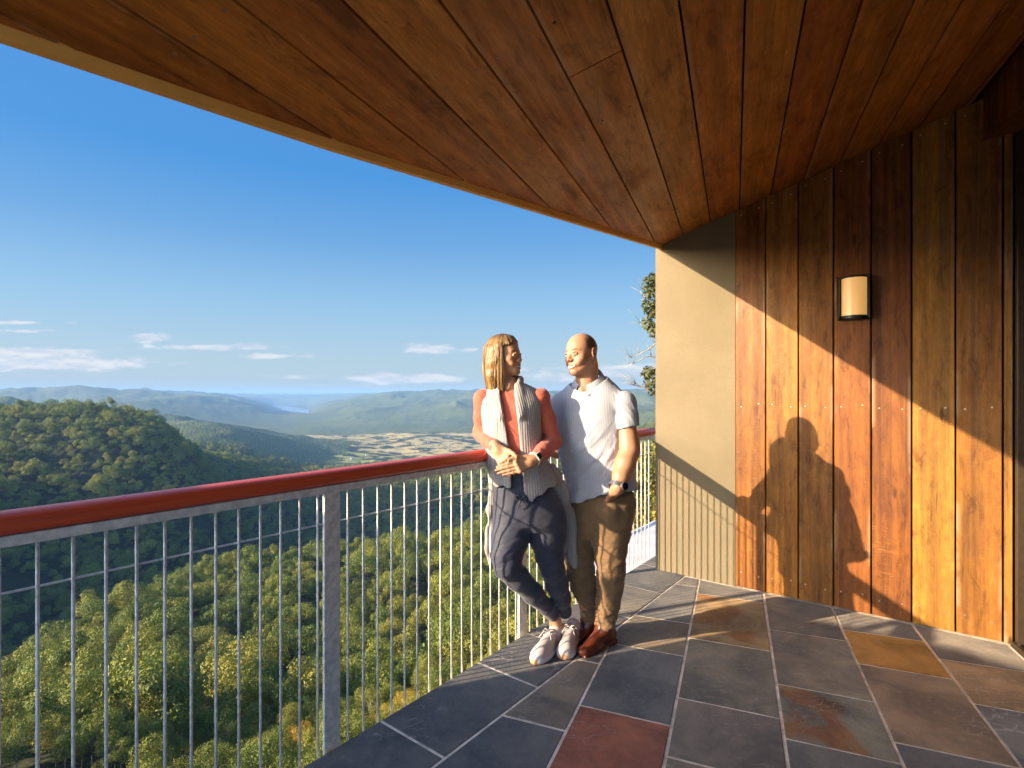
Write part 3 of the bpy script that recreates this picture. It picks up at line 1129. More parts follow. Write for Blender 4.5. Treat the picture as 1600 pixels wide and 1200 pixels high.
def build_land():
    az = np.concatenate([np.linspace(-180, -62, 60, endpoint=False), np.linspace(-62, 40, 720, endpoint=False), np.linspace(40, 180, 60)])
    rad = np.concatenate([[0.01, 2.5], np.exp(np.linspace(math.log(5), math.log(74000), 560))])
    A, D = np.meshgrid(np.radians(az), rad, indexing='ij')
    x, y = (D * np.sin(A)).ravel(), (D * np.cos(A)).ravel()
    z = land_z(x, y)
    d = np.hypot(x, y)
    z = np.where(d < 14, np.minimum(z, -3.6), z)
    V = np.stack([x, y, z], 1)
    na, nr = A.shape
    i, j = np.meshgrid(np.arange(na - 1), np.arange(nr - 1), indexing='ij')
    a = (i * nr + j).ravel()
    F = np.stack([a, a + nr, a + nr + 1, a + 1], 1)[:, ::-1]
    drop = H_EYE - z
    field = np.clip((y - 2350) / 300, 0, 1) * np.clip((5300 - y) / 500, 0, 1) * np.clip((drop - 352) / 22, 0, 1)
    n = fbm(np.stack([x, y, 0 * x], 1) / 600, 3, 5)
    field = field * np.clip(0.9 + n * 1.2, 0, 1)
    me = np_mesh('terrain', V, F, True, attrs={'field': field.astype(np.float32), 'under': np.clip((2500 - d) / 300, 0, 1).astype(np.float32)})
    m, t = material('forested_land')
    fld = t.attr('field', 'Fac')
    big = t.noise(t.obj, 0.0016, 5, 0.6)
    tree = t.voronoi(t.obj, 0.075)
    tree2 = t.noise(t.obj, 0.11, 4, 0.65)
    dotn = t.noise(t.obj, 0.02, 5, 0.6)
    c = t.mix(t.smooth(big, 0.3, 0.7), (0.045, 0.068, 0.026), (0.10, 0.120, 0.036))
    c = t.mix(t.smooth(tree2, 0.35, 0.7, 0, 0.8), c, (0.16, 0.17, 0.06))
    c = t.mix(t.smooth(dotn, 0.62, 0.78, 0, 0.5), c, (0.2, 0.19, 0.09))
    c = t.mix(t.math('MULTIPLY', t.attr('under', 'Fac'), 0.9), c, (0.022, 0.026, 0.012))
    # paddocks on the valley floor with tree lines and scattered trees
    px = t.mapping(t.obj, (1, 0.62, 1), rot=(0, 0, 0.5))
    pad = t.node('ShaderNodeTexVoronoi', feature='F1')
    t.put(pad.inputs['Vector'], px)
    pad.inputs['Scale'].default_value = 0.0015
    hue = t.sep(pad.outputs['Color'])[0]
    pcol = t.ramp(hue, [(0.0, (0.40, 0.31, 0.09)), (0.3, (0.48, 0.36, 0.13)), (0.55, (0.29, 0.29, 0.07)), (0.7, (0.42, 0.33, 0.11)), (0.9, (0.26, 0.29, 0.065))], 'CONSTANT')
    edge = t.node('ShaderNodeTexVoronoi', feature='DISTANCE_TO_EDGE')
    t.put(edge.inputs['Vector'], px)
    edge.inputs['Scale'].default_value = 0.0015
    hedge = t.smooth(edge.outputs[0], 0.075, 0.03)
    cl = t.noise(t.obj, 0.0075, 6, 0.68)
    woods = t.math('MAXIMUM', t.math('MULTIPLY', hedge, t.smooth(cl, 0.38, 0.5)), t.smooth(cl, 0.50, 0.56))
    pcol = t.mix(t.smooth(t.noise(t.obj, 0.012, 4, 0.6), 0.3, 0.7, 0, 0.35), pcol, (0.55, 0.42, 0.2))
    pcol = t.mix(woods, pcol, (0.030, 0.045, 0.022))
    c = t.mix(t.smooth(fld, 0.35, 0.6), c, pcol)
    t.put(t.b['Base Color'], c)
    t.b['Roughness'].default_value = 0.95
    t.b['Specular IOR Level'].default_value = 0.1
    hh = t.math('SUBTRACT', 1.0, tree)
    t.put(t.b['Normal'], t.bump(t.math('ADD', hh, t.math('MULTIPLY', tree2, 0.8)), 0.9, t.math('MULTIPLY', t.smooth(fld, 0.6, 0.3), 9.0)))
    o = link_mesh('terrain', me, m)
    tag(o, kind='structure')
    return o


def build_lake():
    """reservoir lying in the far valley"""
    pts = []
    ctrl = [(424, 633.0, 3), (432, 634.2, 11), (441, 635.6, 15), (450, 637.2, 14), (457, 639.0, 19), (464, 641.0, 22), (472, 643.0, 17), (479, 644.6, 9), (484, 645.6, 3)]
    zl = -432.0
    L, Rr = [], []
    for px, py, w in ctrl:
        Y = 840 * (H_EYE - zl) / (py - 613)
        L.append(((px - w - 800) / 840 * Y, Y, zl))
        Rr.append(((px + w - 800) / 840 * Y, Y, zl))
    mb = MB()
    n = len(L)
    mb.add(L + Rr, [(i, i + 1, n + i + 1, n + i) for i in range(n - 1)])
    m, t = material('lake_water')
    nn = t.noise(t.obj, 0.01, 3)
    t.put(t.b['Base Color'], t.mix(nn, (0.10, 0.16, 0.22), (0.14, 0.2, 0.26)))
    t.b['Roughness'].default_value = 0.12
    o = mb.build('water', m)
    for f in o.data.polygons:
        pass
    tag(o, kind='structure')


# ------------------------------------------------------------------ trees
def foliage_mat(name, ca, cb, cc):
    m, t = material(name)
    info = t.node('ShaderNodeObjectInfo')
    rnd = info.outputs['Random']
    tint = t.attr('Col', 'Color')
    n = t.noise(t.obj, 0.9, 4, 0.6)
    c = t.ramp(rnd, [(0.0, ca), (0.45, cb), (0.8, cc), (1.0, ca)])
    c = t.mix(1.0, c, tint, 'MULTIPLY')
    c = t.mix(t.smooth(n, 0.35, 0.7, 0, 0.35), c, t.mix(1.0, c, (1.5, 1.25, 0.7), 'MULTIPLY'))
    t.put(t.b['Base Color'], c)
    t.b['Roughness'].default_value = 0.6
    t.b['Specular IOR Level'].default_value = 0.25
    tr = t.node('ShaderNodeBsdfTranslucent')
    t.put(tr.inputs['Color'], t.mix(1.0, c, (1.3, 1.2, 0.5), 'MULTIPLY'))
    mx = t.node('ShaderNodeMixShader')
    mx.inputs[0].default_value = 0.16
    out = m.node_tree.nodes['Material Output']
    t.l.new(m.node_tree.nodes['Principled BSDF'].outputs[0], mx.inputs[1])
    t.l.new(tr.outputs[0], mx.inputs[2])
    t.l.new(mx.outputs[0], out.inputs['Surface'])
    return m


def leaf_cloud(rs, centers, radii, counts, size, squash=0.8, hang_=0.3):
    """leaf faces scattered through clumps -> V, F, colour"""
    Vs, Cs = [], []
    for c, r, n in zip(centers, radii, counts):
        d = rs.normal(size=(n, 3))
        d /= np.linalg.norm(d, axis=1)[:, None]
        rad = r * rs.uniform(0.45, 1.0, (n, 1)) ** 0.6
        p = c + d * rad * np.array([1, 1, squash])
        nrm = d + rs.normal(size=(n, 3)) * 0.45
        nrm[:, 2] += 0.25
        a = np.cross(nrm, rs.normal(size=(n, 3)))
        a[:, 2] -= hang_ * 0.5
        a /= np.linalg.norm(a, axis=1)[:, None]
        b = np.cross(nrm, a)
        b /= np.maximum(np.linalg.norm(b, axis=1)[:, None], 1e-6)
        s = size * rs.uniform(0.6, 1.35, (n, 1))
        q = np.stack([p - a * s, p + b * s * 0.42, p + a * s, p - b * s * 0.42], 1)
        Vs.append(q.reshape(-1, 3))
        cc = np.clip(rs.normal(1.0, 0.16, (n, 1)) * rs.uniform(0.8, 1.2) * np.array([[1, 1, 1]]), 0.5, 1.6)
        Cs.append(np.repeat(cc, 4, 0))
    V = np.concatenate(Vs)
    return V, np.arange(len(V)).reshape(-1, 4), np.concatenate(Cs)


def tree_meshes(seed, height, crown_w, crown_h, clumps, leaves, leaf, trunk_r, hang_=0.3, open_=0.0):
    rs = np.random.RandomState(seed)
    cz = height - crown_h / 2
    cen, rad = [], []
    for k in range(clumps):
        for _ in range(30):
            d = rs.normal(size=3)
            d /= np.linalg.norm(d)
            if d[2] > -0.55:
                break
        f = rs.uniform(0.35, 1.0) ** 0.5
        c = np.array([d[0] * crown_w / 2 * f, d[1] * crown_w / 2 * f, cz + d[2] * crown_h / 2 * f])
        cen.append(c)
        rad.append(crown_w * rs.uniform(0.12, 0.2) * (1 - 0.3 * open_))
    cnt = [max(4, int(leaves / clumps * (r / (crown_w * .16)) ** 2)) for r in rad]
    V, F, C = leaf_cloud(rs, cen, rad, cnt, leaf, 0.75, hang_)
    crown = np_mesh('crown', V, F, False, col=C)
    tb = MB()
    lean = rs.uniform(-.04, .04, 2) * height
    pts = [(lean[0] * (h / height) ** 2 + rs.uniform(-.1, .1), lean[1] * (h / height) ** 2, h) for h in np.linspace(-1.5, height * 0.8, 7)]
    tb.tube(pts, [trunk_r * (1 - 0.75 * i / 6) for i in range(7)], 6)
    for c in cen[:max(5, clumps // 2)]:
        h = rs.uniform(0.35, 0.7) * height
        b0 = Vector((lean[0] * (h / height) ** 2, lean[1] * (h / height) ** 2, h))
        c = Vector(c)
        mid = (b0 + c) / 2 + Vector((0, 0, rs.uniform(-.05, .03) * height))
        tb.tube([b0, mid, c], [trunk_r * .4, trunk_r * .25, trunk_r * .08], 4)
    trunk = tb.mesh('trunk', smooth=True)
    return crown, trunk


def far_tree_mesh(seed, w, h, n, leaf):
    """a distant crown: an uneven heap of leaf clumps, base at 0"""
    rs = np.random.RandomState(seed)
    k = 9
    cen, rad = [], []
    for i in range(k):
        a = rs.uniform(0, 6.283)
        f = math.sqrt(rs.uniform(0, 1))
        cen.append(np.array([math.cos(a) * f * w * .36, math.sin(a) * f * w * .36, h * (0.45 + 0.42 * (1 - f * f) + rs.uniform(-.12, .1))]))
        rad.append(w * rs.uniform(.16, .26))
    V, F, C = leaf_cloud(rs, cen, rad, [n // k] * k, leaf, 0.75, 0.1)
    return np_mesh('crown', V, F, False, col=C)


def scatter_points():
    """tree positions on the wooded land in view, thinned by how large they show"""
    rs = np.random.RandomState(5)
    out = []
    for lo, hi, sp in ((14, 60, 5.0), (60, 160, 5.8), (160, 520, 8.4), (520, 1250, 15.0), (1250, 2600, 15.0)):
        ext = hi * 1.25
        nx = int(2 * ext / sp)
        gx, gy = np.meshgrid(np.arange(-ext, hi * .42, sp), np.arange(3, hi, sp))
        x = gx.ravel() + rs.uniform(-.45, .45, gx.size) * sp
        y = gy.ravel() + rs.uniform(-.45, .45, gx.size) * sp
        d = np.hypot(x, y)
        u = x / np.maximum(y, 1e-3)
        keep = (d >= lo) & (d < hi) & (u > -1.12) & (u < 0.36)
        if hi > 160:
            keep |= (d >= lo) & (d < hi) & (u > -1.5) & (u < -1.1) & (d < 700)
        out.append(np.stack([x[keep], y[keep]], 1))
    P = np.concatenate(out)
    gap = fbm(np.stack([P[:, 0], P[:, 1], 0 * P[:, 0]], 1) / 28.0, 2, 77)
    P = P[(gap > -.38) | (np.hypot(P[:, 0], P[:, 1]) < 60) | (np.hypot(P[:, 0], P[:, 1]) > 1300)]
    z = land_z(P[:, 0], P[:, 1])
    return P, z


def visible(P, z, h):
    """keep trees whose crowns are not wholly hidden by nearer ground"""
    x, y = P[:, 0], P[:, 1]
    d = np.hypot(x, y)
    ok = np.ones(len(x), bool)
    tan = (z + h - H_EYE) / d
    for f in np.linspace(0.06, 0.985, 60):
        zz = land_z(x * f, y * f) + np.clip((d * f - 30) * 0.05, 0, 5)
        ok &= (zz - H_EYE) / (d * f) < tan + 0.004
    return ok


GREEN = dict(ca=(0.095, 0.130, 0.024), cb=(0.155, 0.182, 0.028), cc=(0.225, 0.215, 0.036))
GOLD = dict(ca=(0.33, 0.235, 0.030), cb=(0.26, 0.225, 0.034), cc=(0.40, 0.255, 0.038))


def bark_mat():
    m, t = material('pale_bark')
    n = t.noise(t.mapping(t.obj, (5, 5, .8)), 1.0, 4, 0.6)
    t.put(t.b['Base Color'], t.ramp(n, [(0.3, (0.12, 0.085, 0.06)), (0.55, (0.32, 0.27, 0.2)), (0.75, (0.42, 0.37, 0.3))]))
    t.b['Roughness'].default_value = 0.85
    return m


def put_tree(proto, x, y, z, s, rot, label, cat, group, first):
    """copies of a tree and of its parts"""
    root, kids = proto[:2]
    r = root if first else root.copy()
    if not first:
        COL.objects.link(r)
    r.location = (x, y, z)
    r.scale = (s, s, s * random.uniform(.9, 1.15))
    r.rotation_euler = (0, 0, rot)
    r['label'] = label
    r['category'] = cat
    r['group'] = group
    r['kind'] = 'thing'
    if not first:
        for k in kids:
            c = k.copy()
            COL.objects.link(c)
            c.parent = r
    return r


def proto_tree(name, crown, trunk, mf, mb_):
    root = bpy.data.objects.new(name, None)
    COL.objects.link(root)
    root.empty_display_size = 1
    kids = []
    for nm, me, m in (('crown', crown, mf), ('trunk', trunk, mb_)):
        o = bpy.data.objects.new(nm, me)
        me.materials.append(m)
        COL.objects.link(o)
        o.parent = root
        kids.append(o)
    return [root, kids, 0]


def build_trees():
    random.seed(11)
    mg, mo, mbk = foliage_mat('gum_leaves', **GREEN), foliage_mat('golden_leaves', **GOLD), bark_mat()
    P, z = scatter_points()
    ok = visible(P, z, 13)
    P, z = P[ok], z[ok]
    d = np.hypot(P[:, 0], P[:, 1])
    order = np.argsort(d)
    P, z, d = P[order], z[order], d[order]
    NEAR = 292
    protos = {'gold': [], 'green': []}
    for i in range(4):
        c, t = tree_meshes(20 + i, 9.5, 7.0 + i * .5, 6.2, 34, 9000, 0.105, 0.14, 0.5)
        protos['gold'].append(proto_tree('gum_tree', c, t, mo, mbk))
    for i in range(4):
        c, t = tree_meshes(40 + i, 12.5, 8.0 + i * .6, 7.0, 30, 8500, 0.14, 0.18, 0.2)
        protos['green'].append(proto_tree('gum_tree', c, t, mg, mbk))
    nz = fbm(np.stack([P[:, 0], P[:, 1], 0 * d], 1) / 35.0, 3, 31)
    for i in range(min(NEAR, len(P))):
        gold = (d[i] < 75 and nz[i] > -.45) or (d[i] < 120 and nz[i] > .12)
        kind = 'gold' if gold else 'green'
        k = random.randrange(4)
        pr = protos[kind][k]
        s = random.uniform(.65, 1.2) * (0.62 if d[i] < 30 else 0.78 if d[i] < 60 else 0.82)
        if gold:
            lab, grp = 'golden olive leafed gum tree on the slope just below the balcony', 'golden trees below the balcony'
        else:
            lab, grp = 'sunlit green gum tree on the near forested slope below the balcony', 'green trees on the near slope'
        put_tree(pr, P[i, 0], P[i, 1], z[i] - .3, s, random.uniform(0, 6.28), lab, 'tree', grp, pr[2] == 0)
        pr[2] += 1
    for kind in protos:
        for pr in protos[kind]:
            if pr[2] == 0:
                for k in pr[1] + [pr[0]]:
                    bpy.data.objects.remove(k)
    # everything farther: one forest, scattered by geometry nodes
    P, z, d = P[NEAR:], z[NEAR:], d[NEAR:]
    rs = np.random.RandomState(3)
    src = bpy.data.collections.new('forest_crowns')
    for i in range(4):
        for (w, h, n, lf) in ((8.5, 10, 2700, .22),):
            me = far_tree_mesh(70 + i, w + i * .8, h + i, n, lf)
            me.materials.append(mg)
            src.objects.link(bpy.data.objects.new('crown', me))
    V = np.stack([P[:, 0], P[:, 1], z + 1.5], 1)
    me = bpy.data.meshes.new('forest')
    me.vertices.add(len(V))
    me.vertices.foreach_set('co', V.astype(np.float32).ravel())
    a = me.attributes.new('size', 'FLOAT', 'POINT')
    sc = np.clip(np.exp(rs.normal(0.02, .30, len(V))), .5, 1.9) * np.where(d > 1250, 1.7, np.where(d > 520, 1.75, 1.08))
    a.data.foreach_set('value', sc.astype(np.float32))
    a = me.attributes.new('turn', 'FLOAT', 'POINT')
    a.data.foreach_set('value', rs.uniform(0, 6.28, len(V)).astype(np.float32))
    me.update()
    o = bpy.data.objects.new('forest', me)
    COL.objects.link(o)
    tag(o, 'dense green eucalypt forest covering the spur, the left hill and the gorge', 'forest', None, 'stuff')
    ng = bpy.data.node_groups.new('scatter_forest', 'GeometryNodeTree')
    ng.interface.new_socket('Geometry', in_out='INPUT', socket_type='NodeSocketGeometry')
    ng.interface.new_socket('Geometry', in_out='OUTPUT', socket_type='NodeSocketGeometry')
    gi, go = ng.nodes.new('NodeGroupInput'), ng.nodes.new('NodeGroupOutput')
    ci = ng.nodes.new('GeometryNodeCollectionInfo')
    ci.inputs['Collection'].default_value = src
    ci.inputs['Separate Children'].default_value = True
    ci.inputs['Reset Children'].default_value = True
    ip = ng.nodes.new('GeometryNodeInstanceOnPoints')
    ip.inputs['Pick Instance'].default_value = True

    def named(n):
        nd = ng.nodes.new('GeometryNodeInputNamedAttribute')
        nd.data_type = 'FLOAT'
        nd.inputs['Name'].default_value = n
        return nd.outputs[0]
    cx = ng.nodes.new('ShaderNodeCombineXYZ')
    ng.links.new(named('turn'), cx.inputs[2])
    ng.links.new(gi.outputs[0], ip.inputs['Points'])
    ng.links.new(ci.outputs[0], ip.inputs['Instance'])
    ng.links.new(cx.outputs[0], ip.inputs['Rotation'])
    ng.links.new(named('size'), ip.inputs['Scale'])
    ng.links.new(ip.outputs[0], go.inputs[0])
    md = o.modifiers.new('scatter', 'NODES')
    md.node_group = ng
    print('trees', len(d), 'near up to', d[0])
    return mg, mo, mbk


def build_pillar_gum(mg, mbk):
    """the tall thin gum beyond the pillar: bare twigs and tufts of leaves"""
    x0, y0 = 3.15, 10.2
    z0 = float(land_z([x0], [y0])[0])
    t = empty('gum_tree', (x0, y0, z0), 'tall sparse gum with bare twigs and leaf tufts reaching out from behind the pillar', 'tree')
    rs = np.random.RandomState(9)
    tb = MB()
    tb.tube([(x0, y0, z0), (x0 - .05, y0, 0), (x0 + .05, y0, 2.0), (x0, y0 + .1, 4.2)], [.16, .13, .10, .05], 8)
    cen, rad = [], []

    def P(px, py, dy=0.0):
        Y = y0 + dy
        return Vector(((px - 800) / 840 * Y, Y, H_EYE + (613 - py) / 840 * Y))
    for (a, b, c) in (((1045, 520), (1015, 545), (986, 560)), ((1050, 600), (1010, 607), (990, 602)), ((1045, 470), (1020, 478), (1000, 455)),
                      ((1045, 560), (1012, 556), (975, 575)), ((1050, 640), (1008, 606), (986, 598)), ((1045, 500), (1020, 510), (998, 505))):
        p = [P(*a), P(*b), P(*c)]
        tb.tube(p, [.022, .013, .004], 5)
        for k in range(9):
            f = rs.uniform(.2, 1)
            s = p[1].lerp(p[2], f) if f > .5 else p[0].lerp(p[1], f * 2)
            e = s + Vector((rs.uniform(-.3, .05), rs.uniform(-.2, .2), rs.uniform(-.05, .32)))
            tb.tube([s, (s + e) / 2 + Vector((0, 0, .03)), e], [.006, .004, .002], 4)
    for px, py, r in ((1014, 445, .12), (1018, 465, .15), (1020, 438, .10), (1013, 480, .10), (1020, 488, .09), (1012, 505, .09), (1020, 515, .10), (1017, 590, .15),
                      (1022, 600, .14), (1012, 583, .09), (1035, 450, .2), (1040, 480, .2), (1040, 600, .2), (1045, 540, .2), (1060, 420, .3), (1070, 500, .3)):
        cen.append(np.array(P(px, py)))
        rad.append(r * 1.25)
    V, F, C = leaf_cloud(rs, cen, rad, [int(430 * r) + 12 for r in rad], .055, 1.2, .9)
    hang(link_mesh('crown', np_mesh('crown', V, F, False, col=C), mg), t)
    tb.build('trunk', mbk, t, smooth=True)
    # rounded shrubs growing between the gum and the railing
    for i, (px, py, Y, w, hgt) in enumerate(((1000, 655, 14, 1.5, 1.2), (1012, 700, 11.5, 1.6, 1.4), (975, 760, 12, 1.9, 1.9), (1010, 780, 10.5, 1.5, 1.5), (950, 800, 13, 2.2, 2.0), (1040, 720, 12, 1.8, 2.2))):
        x = (px - 800) / 840 * Y
        top = H_EYE + (613 - py) / 840 * Y
        g = float(land_z([x], [Y])[0])
        hh = top - g
        c, tr = tree_meshes(100 + i, hh, w * 1.5, min(hh, hgt * 1.6), 26, 4200, .05, .05, .3)
        pr = proto_tree('shrub', c, tr, M_gold, mbk)
        put_tree(pr, x, Y, g, 1.0, i * 1.3, 'tall olive green shrub behind the railing beside the pillar', 'shrub', 'shrubs beyond the railing end', True)


def build_farms():
    m = simple('painted_sheds', (0.62, 0.60, 0.56), 0.6)
    mr = simple('shed_roofs', (0.5, 0.5, 0.5), 0.5)
    for i, (px, py, L, ang) in enumerate(((548, 718, 18, 1.1), (571, 712, 14, .7), (604, 706, 17, .2), (646, 699, 20, 1.4), (668, 692, 18, .5), (700, 697, 15, .9))):
        # walk down the sight line to the ground
        for Y in range(2200, 5200, 10):
            x = (px - 800) / 840 * Y
            zg = float(land_z([x], [float(Y)])[0])
            if zg > H_EYE + (613 - py) / 840 * Y:
                break
        t = empty('farm_building', (x, Y, zg), 'small pale farm building far off on the valley floor', 'building', 'farm buildings in the valley')
        a, b = Vector((math.cos(ang), math.sin(ang), 0)), Vector((-math.sin(ang), math.cos(ang), 0))
        o = Vector((x, Y, zg - 2))
        wl, rf = MB(), MB()
        w, h = L * .45, 6.5
        wl.prism([o - b * w / 2, o + b * w / 2, o + b * w / 2 + Z * h, o + Z * (h + 2.4), o - b * w / 2 + Z * h], a * L)
        for sg in (-1, 1):
            e0 = o + b * sg * (w / 2 + .6) + Z * (h - .2) - a * .5
            r0 = o + Z * (h + 2.7) - a * .5
            rf.prism([e0, r0, r0 + Z * .25, e0 + Z * .25], a * (L + 1))
        wl.build('wall', m, t)
        rf.build('roof', mr, t)


def build_haze():
    mb = MB()
    S = 76000
    mb.box((-S, -S, -640), (2 * S, 0, 0), (0, 2 * S, 0), (0, 0, 640 + 120))
    m = bpy.data.materials.new('haze')
    m.use_nodes = True
    nt = m.node_tree
    nt.nodes.clear()
    out = nt.nodes.new('ShaderNodeOutputMaterial')
    pv_ = nt.nodes.new('ShaderNodeVolumePrincipled')
    pv_.inputs['Color'].default_value = (0.27, 0.46, 0.76, 1)
    pv_.inputs['Density'].default_value = 5.5e-5
    pv_.inputs['Anisotropy'].default_value = 0.0
    nt.links.new(pv_.outputs[0], out.inputs['Volume'])
    o = mb.build('haze', m)
    tag(o, kind='stuff')


if WITH_LAND:
    build_land()
    build_lake()
    M_gold = foliage_mat('olive_leaves', (0.25, 0.21, 0.04), (0.18, 0.17, 0.035), (0.32, 0.23, 0.05))
    _mg, _mo, _mbk = build_trees()
    build_pillar_gum(foliage_mat('grey_gum_leaves', (0.085, 0.10, 0.03), (0.11, 0.115, 0.035), (0.14, 0.13, 0.045)), _mbk)
    build_farms()
    build_haze()

# ------------------------------------------------------------------ implicit modelling of figures and clothes
def vec(*a):
    return np.array(a if len(a) > 1 else a[0], np.float32)


def smin(a, b, k):
    if k <= 0:
        return np.minimum(a, b)
    h = np.clip(0.5 + 0.5 * (b - a) / k, 0, 1)
    return b * (1 - h) + a * h - k * h * (1 - h)


def smax(a, b, k):
    return -smin(-a, -b, k)


class Solid:
    """list of primitives joined in order; each has a bounding sphere so blocks can skip it"""
    def __init__(self):
        self.items = []
        self.post = []
        self.cuts = []

    # -- primitives
    def cone(self, a, b, ra, rb, k=0.012, op='u'):
        a, b = vec(a), vec(b)
        ba = b - a
        L = float(ba @ ba) + 1e-12

        def f(P):
            pa = P - a
            t = np.clip(pa @ ba / L, 0, 1)
            return np.linalg.norm(pa - t[:, None] * ba, axis=1) - (ra + (rb - ra) * t)
        c = (a + b) / 2
        self.items.append((op, f, c, float(np.linalg.norm(ba)) / 2 + max(ra, rb), k))

    def chain(self, pts, radii, k=0.012):
        for i in range(len(pts) - 1):
            self.cone(pts[i], pts[i + 1], radii[i], radii[i + 1], k)

    def ell(self, c, r, M=None, k=0.012, op='u'):
        c, r = vec(c), vec(r)
        M = None if M is None else np.asarray(M, np.float32)

        def f(P):
            q = P - c
            if M is not None:
                q = q @ M      # columns of M are the ellipsoid axes
            k0 = np.linalg.norm(q / r, axis=1)
            k1 = np.linalg.norm(q / (r * r), axis=1)
            return k0 * (k0 - 1) / np.maximum(k1, 1e-9)
        self.items.append((op, f, c, float(r.max()), k))

    def box(self, c, h, M=None, rr=0.004, k=0.006, op='u'):
        c, h = vec(c), vec(h)
        M = None if M is None else np.asarray(M, np.float32)

        def f(P):
            q = P - c
            if M is not None:
                q = q @ M
            d = np.abs(q) - (h - rr)
            return np.linalg.norm(np.maximum(d, 0), axis=1) + np.minimum(d.max(axis=1), 0) - rr
        self.items.append((op, f, c, float(np.linalg.norm(h)), k))

    def loft(self, secs, k=0.02, op='u', p=2.3):
        """secs: (z, cx, cy, rx, ry, yaw) stacked cross sections, top to bottom or bottom to top"""
        S = np.array(sorted(secs), np.float32)
        zs = S[:, 0]
        fine = np.linspace(zs[0], zs[-1], 160)
        T = []
        for j in range(1, 6):
            v = np.interp(fine, zs, S[:, j])
            kern = np.exp(-0.5 * (np.arange(-9, 10) / 3.6) ** 2)
            kern /= kern.sum()
            T.append(np.convolve(np.pad(v, 9, mode='reflect', reflect_type='odd'), kern, 'valid'))
        T = np.array(T)

        def f(P):
            z = P[:, 2]
            zc = np.clip(z, zs[0], zs[-1])
            g = [np.interp(zc, fine, T[j]) for j in range(5)]
            x, y = P[:, 0] - g[0], P[:, 1] - g[1]
            c, s = np.cos(g[4]), np.sin(g[4])
            lx, ly = x * c + y * s, -x * s + y * c
            q = (np.abs(lx / g[2]) ** p + np.abs(ly / g[3]) ** p) ** (1 / p)
            d = (q - 1) * np.minimum(g[2], g[3])
            dz = np.maximum(zs[0] - z, z - zs[-1])
            return np.where(dz > 0, np.hypot(np.maximum(d, 0), dz) + np.minimum(d, 0) * 0, d)
        c = vec(float(S[:, 1].mean()), float(S[:, 2].mean()), float((zs[0] + zs[-1]) / 2))
        R = float(np.hypot((zs[-1] - zs[0]) / 2, max((np.abs(S[:, 1] - c[0]) + np.maximum(S[:, 3], S[:, 4])).max(), (np.abs(S[:, 2] - c[1]) + np.maximum(S[:, 3], S[:, 4])).max())))
        self.items.append((op, f, c, R, k))

    def cut(self, f, k=0.004):
        """keep where f(P) <= 0"""
        self.cuts.append((f, k))

    def plane(self, p, n, k=0.004):
        p, n = vec(p), vec(n)
        n = n / np.linalg.norm(n)
        self.cut(lambda P: (P - p) @ n, k)

    def displace(self, f):
        self.post.append(f)

    # -- evaluation
    def at(self, P, bc=None, br=0.0):
        d = np.full(len(P), 0.2, np.float32)
        for op, f, c, r, k in self.items:
            if bc is not None and np.linalg.norm(c - bc) - r - br > 0.02 + k:
                continue
            v = f(P)
            if op == 'u':
                d = smin(d, v, k)
            else:
                d = smax(d, -v, k)
        for f, k in self.cuts:
            d = smax(d, f(P), k)
        for f in self.post:
            d = d + f(P)
        return d

    def bounds(self):
        lo = np.min([c - r for op, f, c, r, k in self.items if op == 'u'], axis=0)
        hi = np.max([c + r for op, f, c, r, k in self.items if op == 'u'], axis=0)
        return lo - 0.03, hi + 0.03

    def polygonize(self, h, lo=None, hi=None, smooth=1):
        b0, b1 = self.bounds()
        lo = b0 if lo is None else np.maximum(b0, vec(lo))
        hi = b1 if hi is None else np.minimum(b1, vec(hi))
        B = 12
        nb = np.ceil((hi - lo) / (h * B)).astype(int)
        n = nb * B + 1
        F = np.full(n, 1.0, np.float32)
        ar = np.arange(B + 1)
        off = np.stack(np.meshgrid(ar, ar, ar, indexing='ij'), -1).reshape(-1, 3) * h
        br = B * h * 0.87
        # which blocks can hold the surface: sample the centres
        I = np.stack(np.meshgrid(*[np.arange(k) for k in nb], indexing='ij'), -1).reshape(-1, 3)
        C = (lo + (I + 0.5) * B * h).astype(np.float32)
        near = np.zeros(len(C), bool)
        for op, f, c, r, k in self.items:
            if op == 'u':
                sel = np.linalg.norm(C - c, axis=1) < r + br + k + 0.02
                idx = np.nonzero(sel & ~near)[0]
                if len(idx):
                    near[idx] |= np.abs(f(C[idx])) < 0 if False else (f(C[idx]) < br + k + 0.02)
        dc = np.full(len(C), 1.0)
        idx = np.nonzero(near)[0]
        dc[idx] = self.at(C[idx])
        act = near & (np.abs(dc) < br * 2.2 + 0.02)
        for (i, j, k), c in zip(I[act], C[act]):
            P = (lo + np.array([i, j, k]) * B * h + off).astype(np.float32)
            F[i * B:i * B + B + 1, j * B:j * B + B + 1, k * B:k * B + B + 1] = self.at(P, c, br).reshape(B + 1, B + 1, B + 1)
        inner = near & ~act & (dc < 0)
        for (i, j, k) in I[inner]:
            blk = F[i * B:i * B + B + 1, j * B:j * B + B + 1, k * B:k * B + B + 1]
            blk[blk == 1.0] = -1.0
        return surface_nets(F, lo, h, smooth)


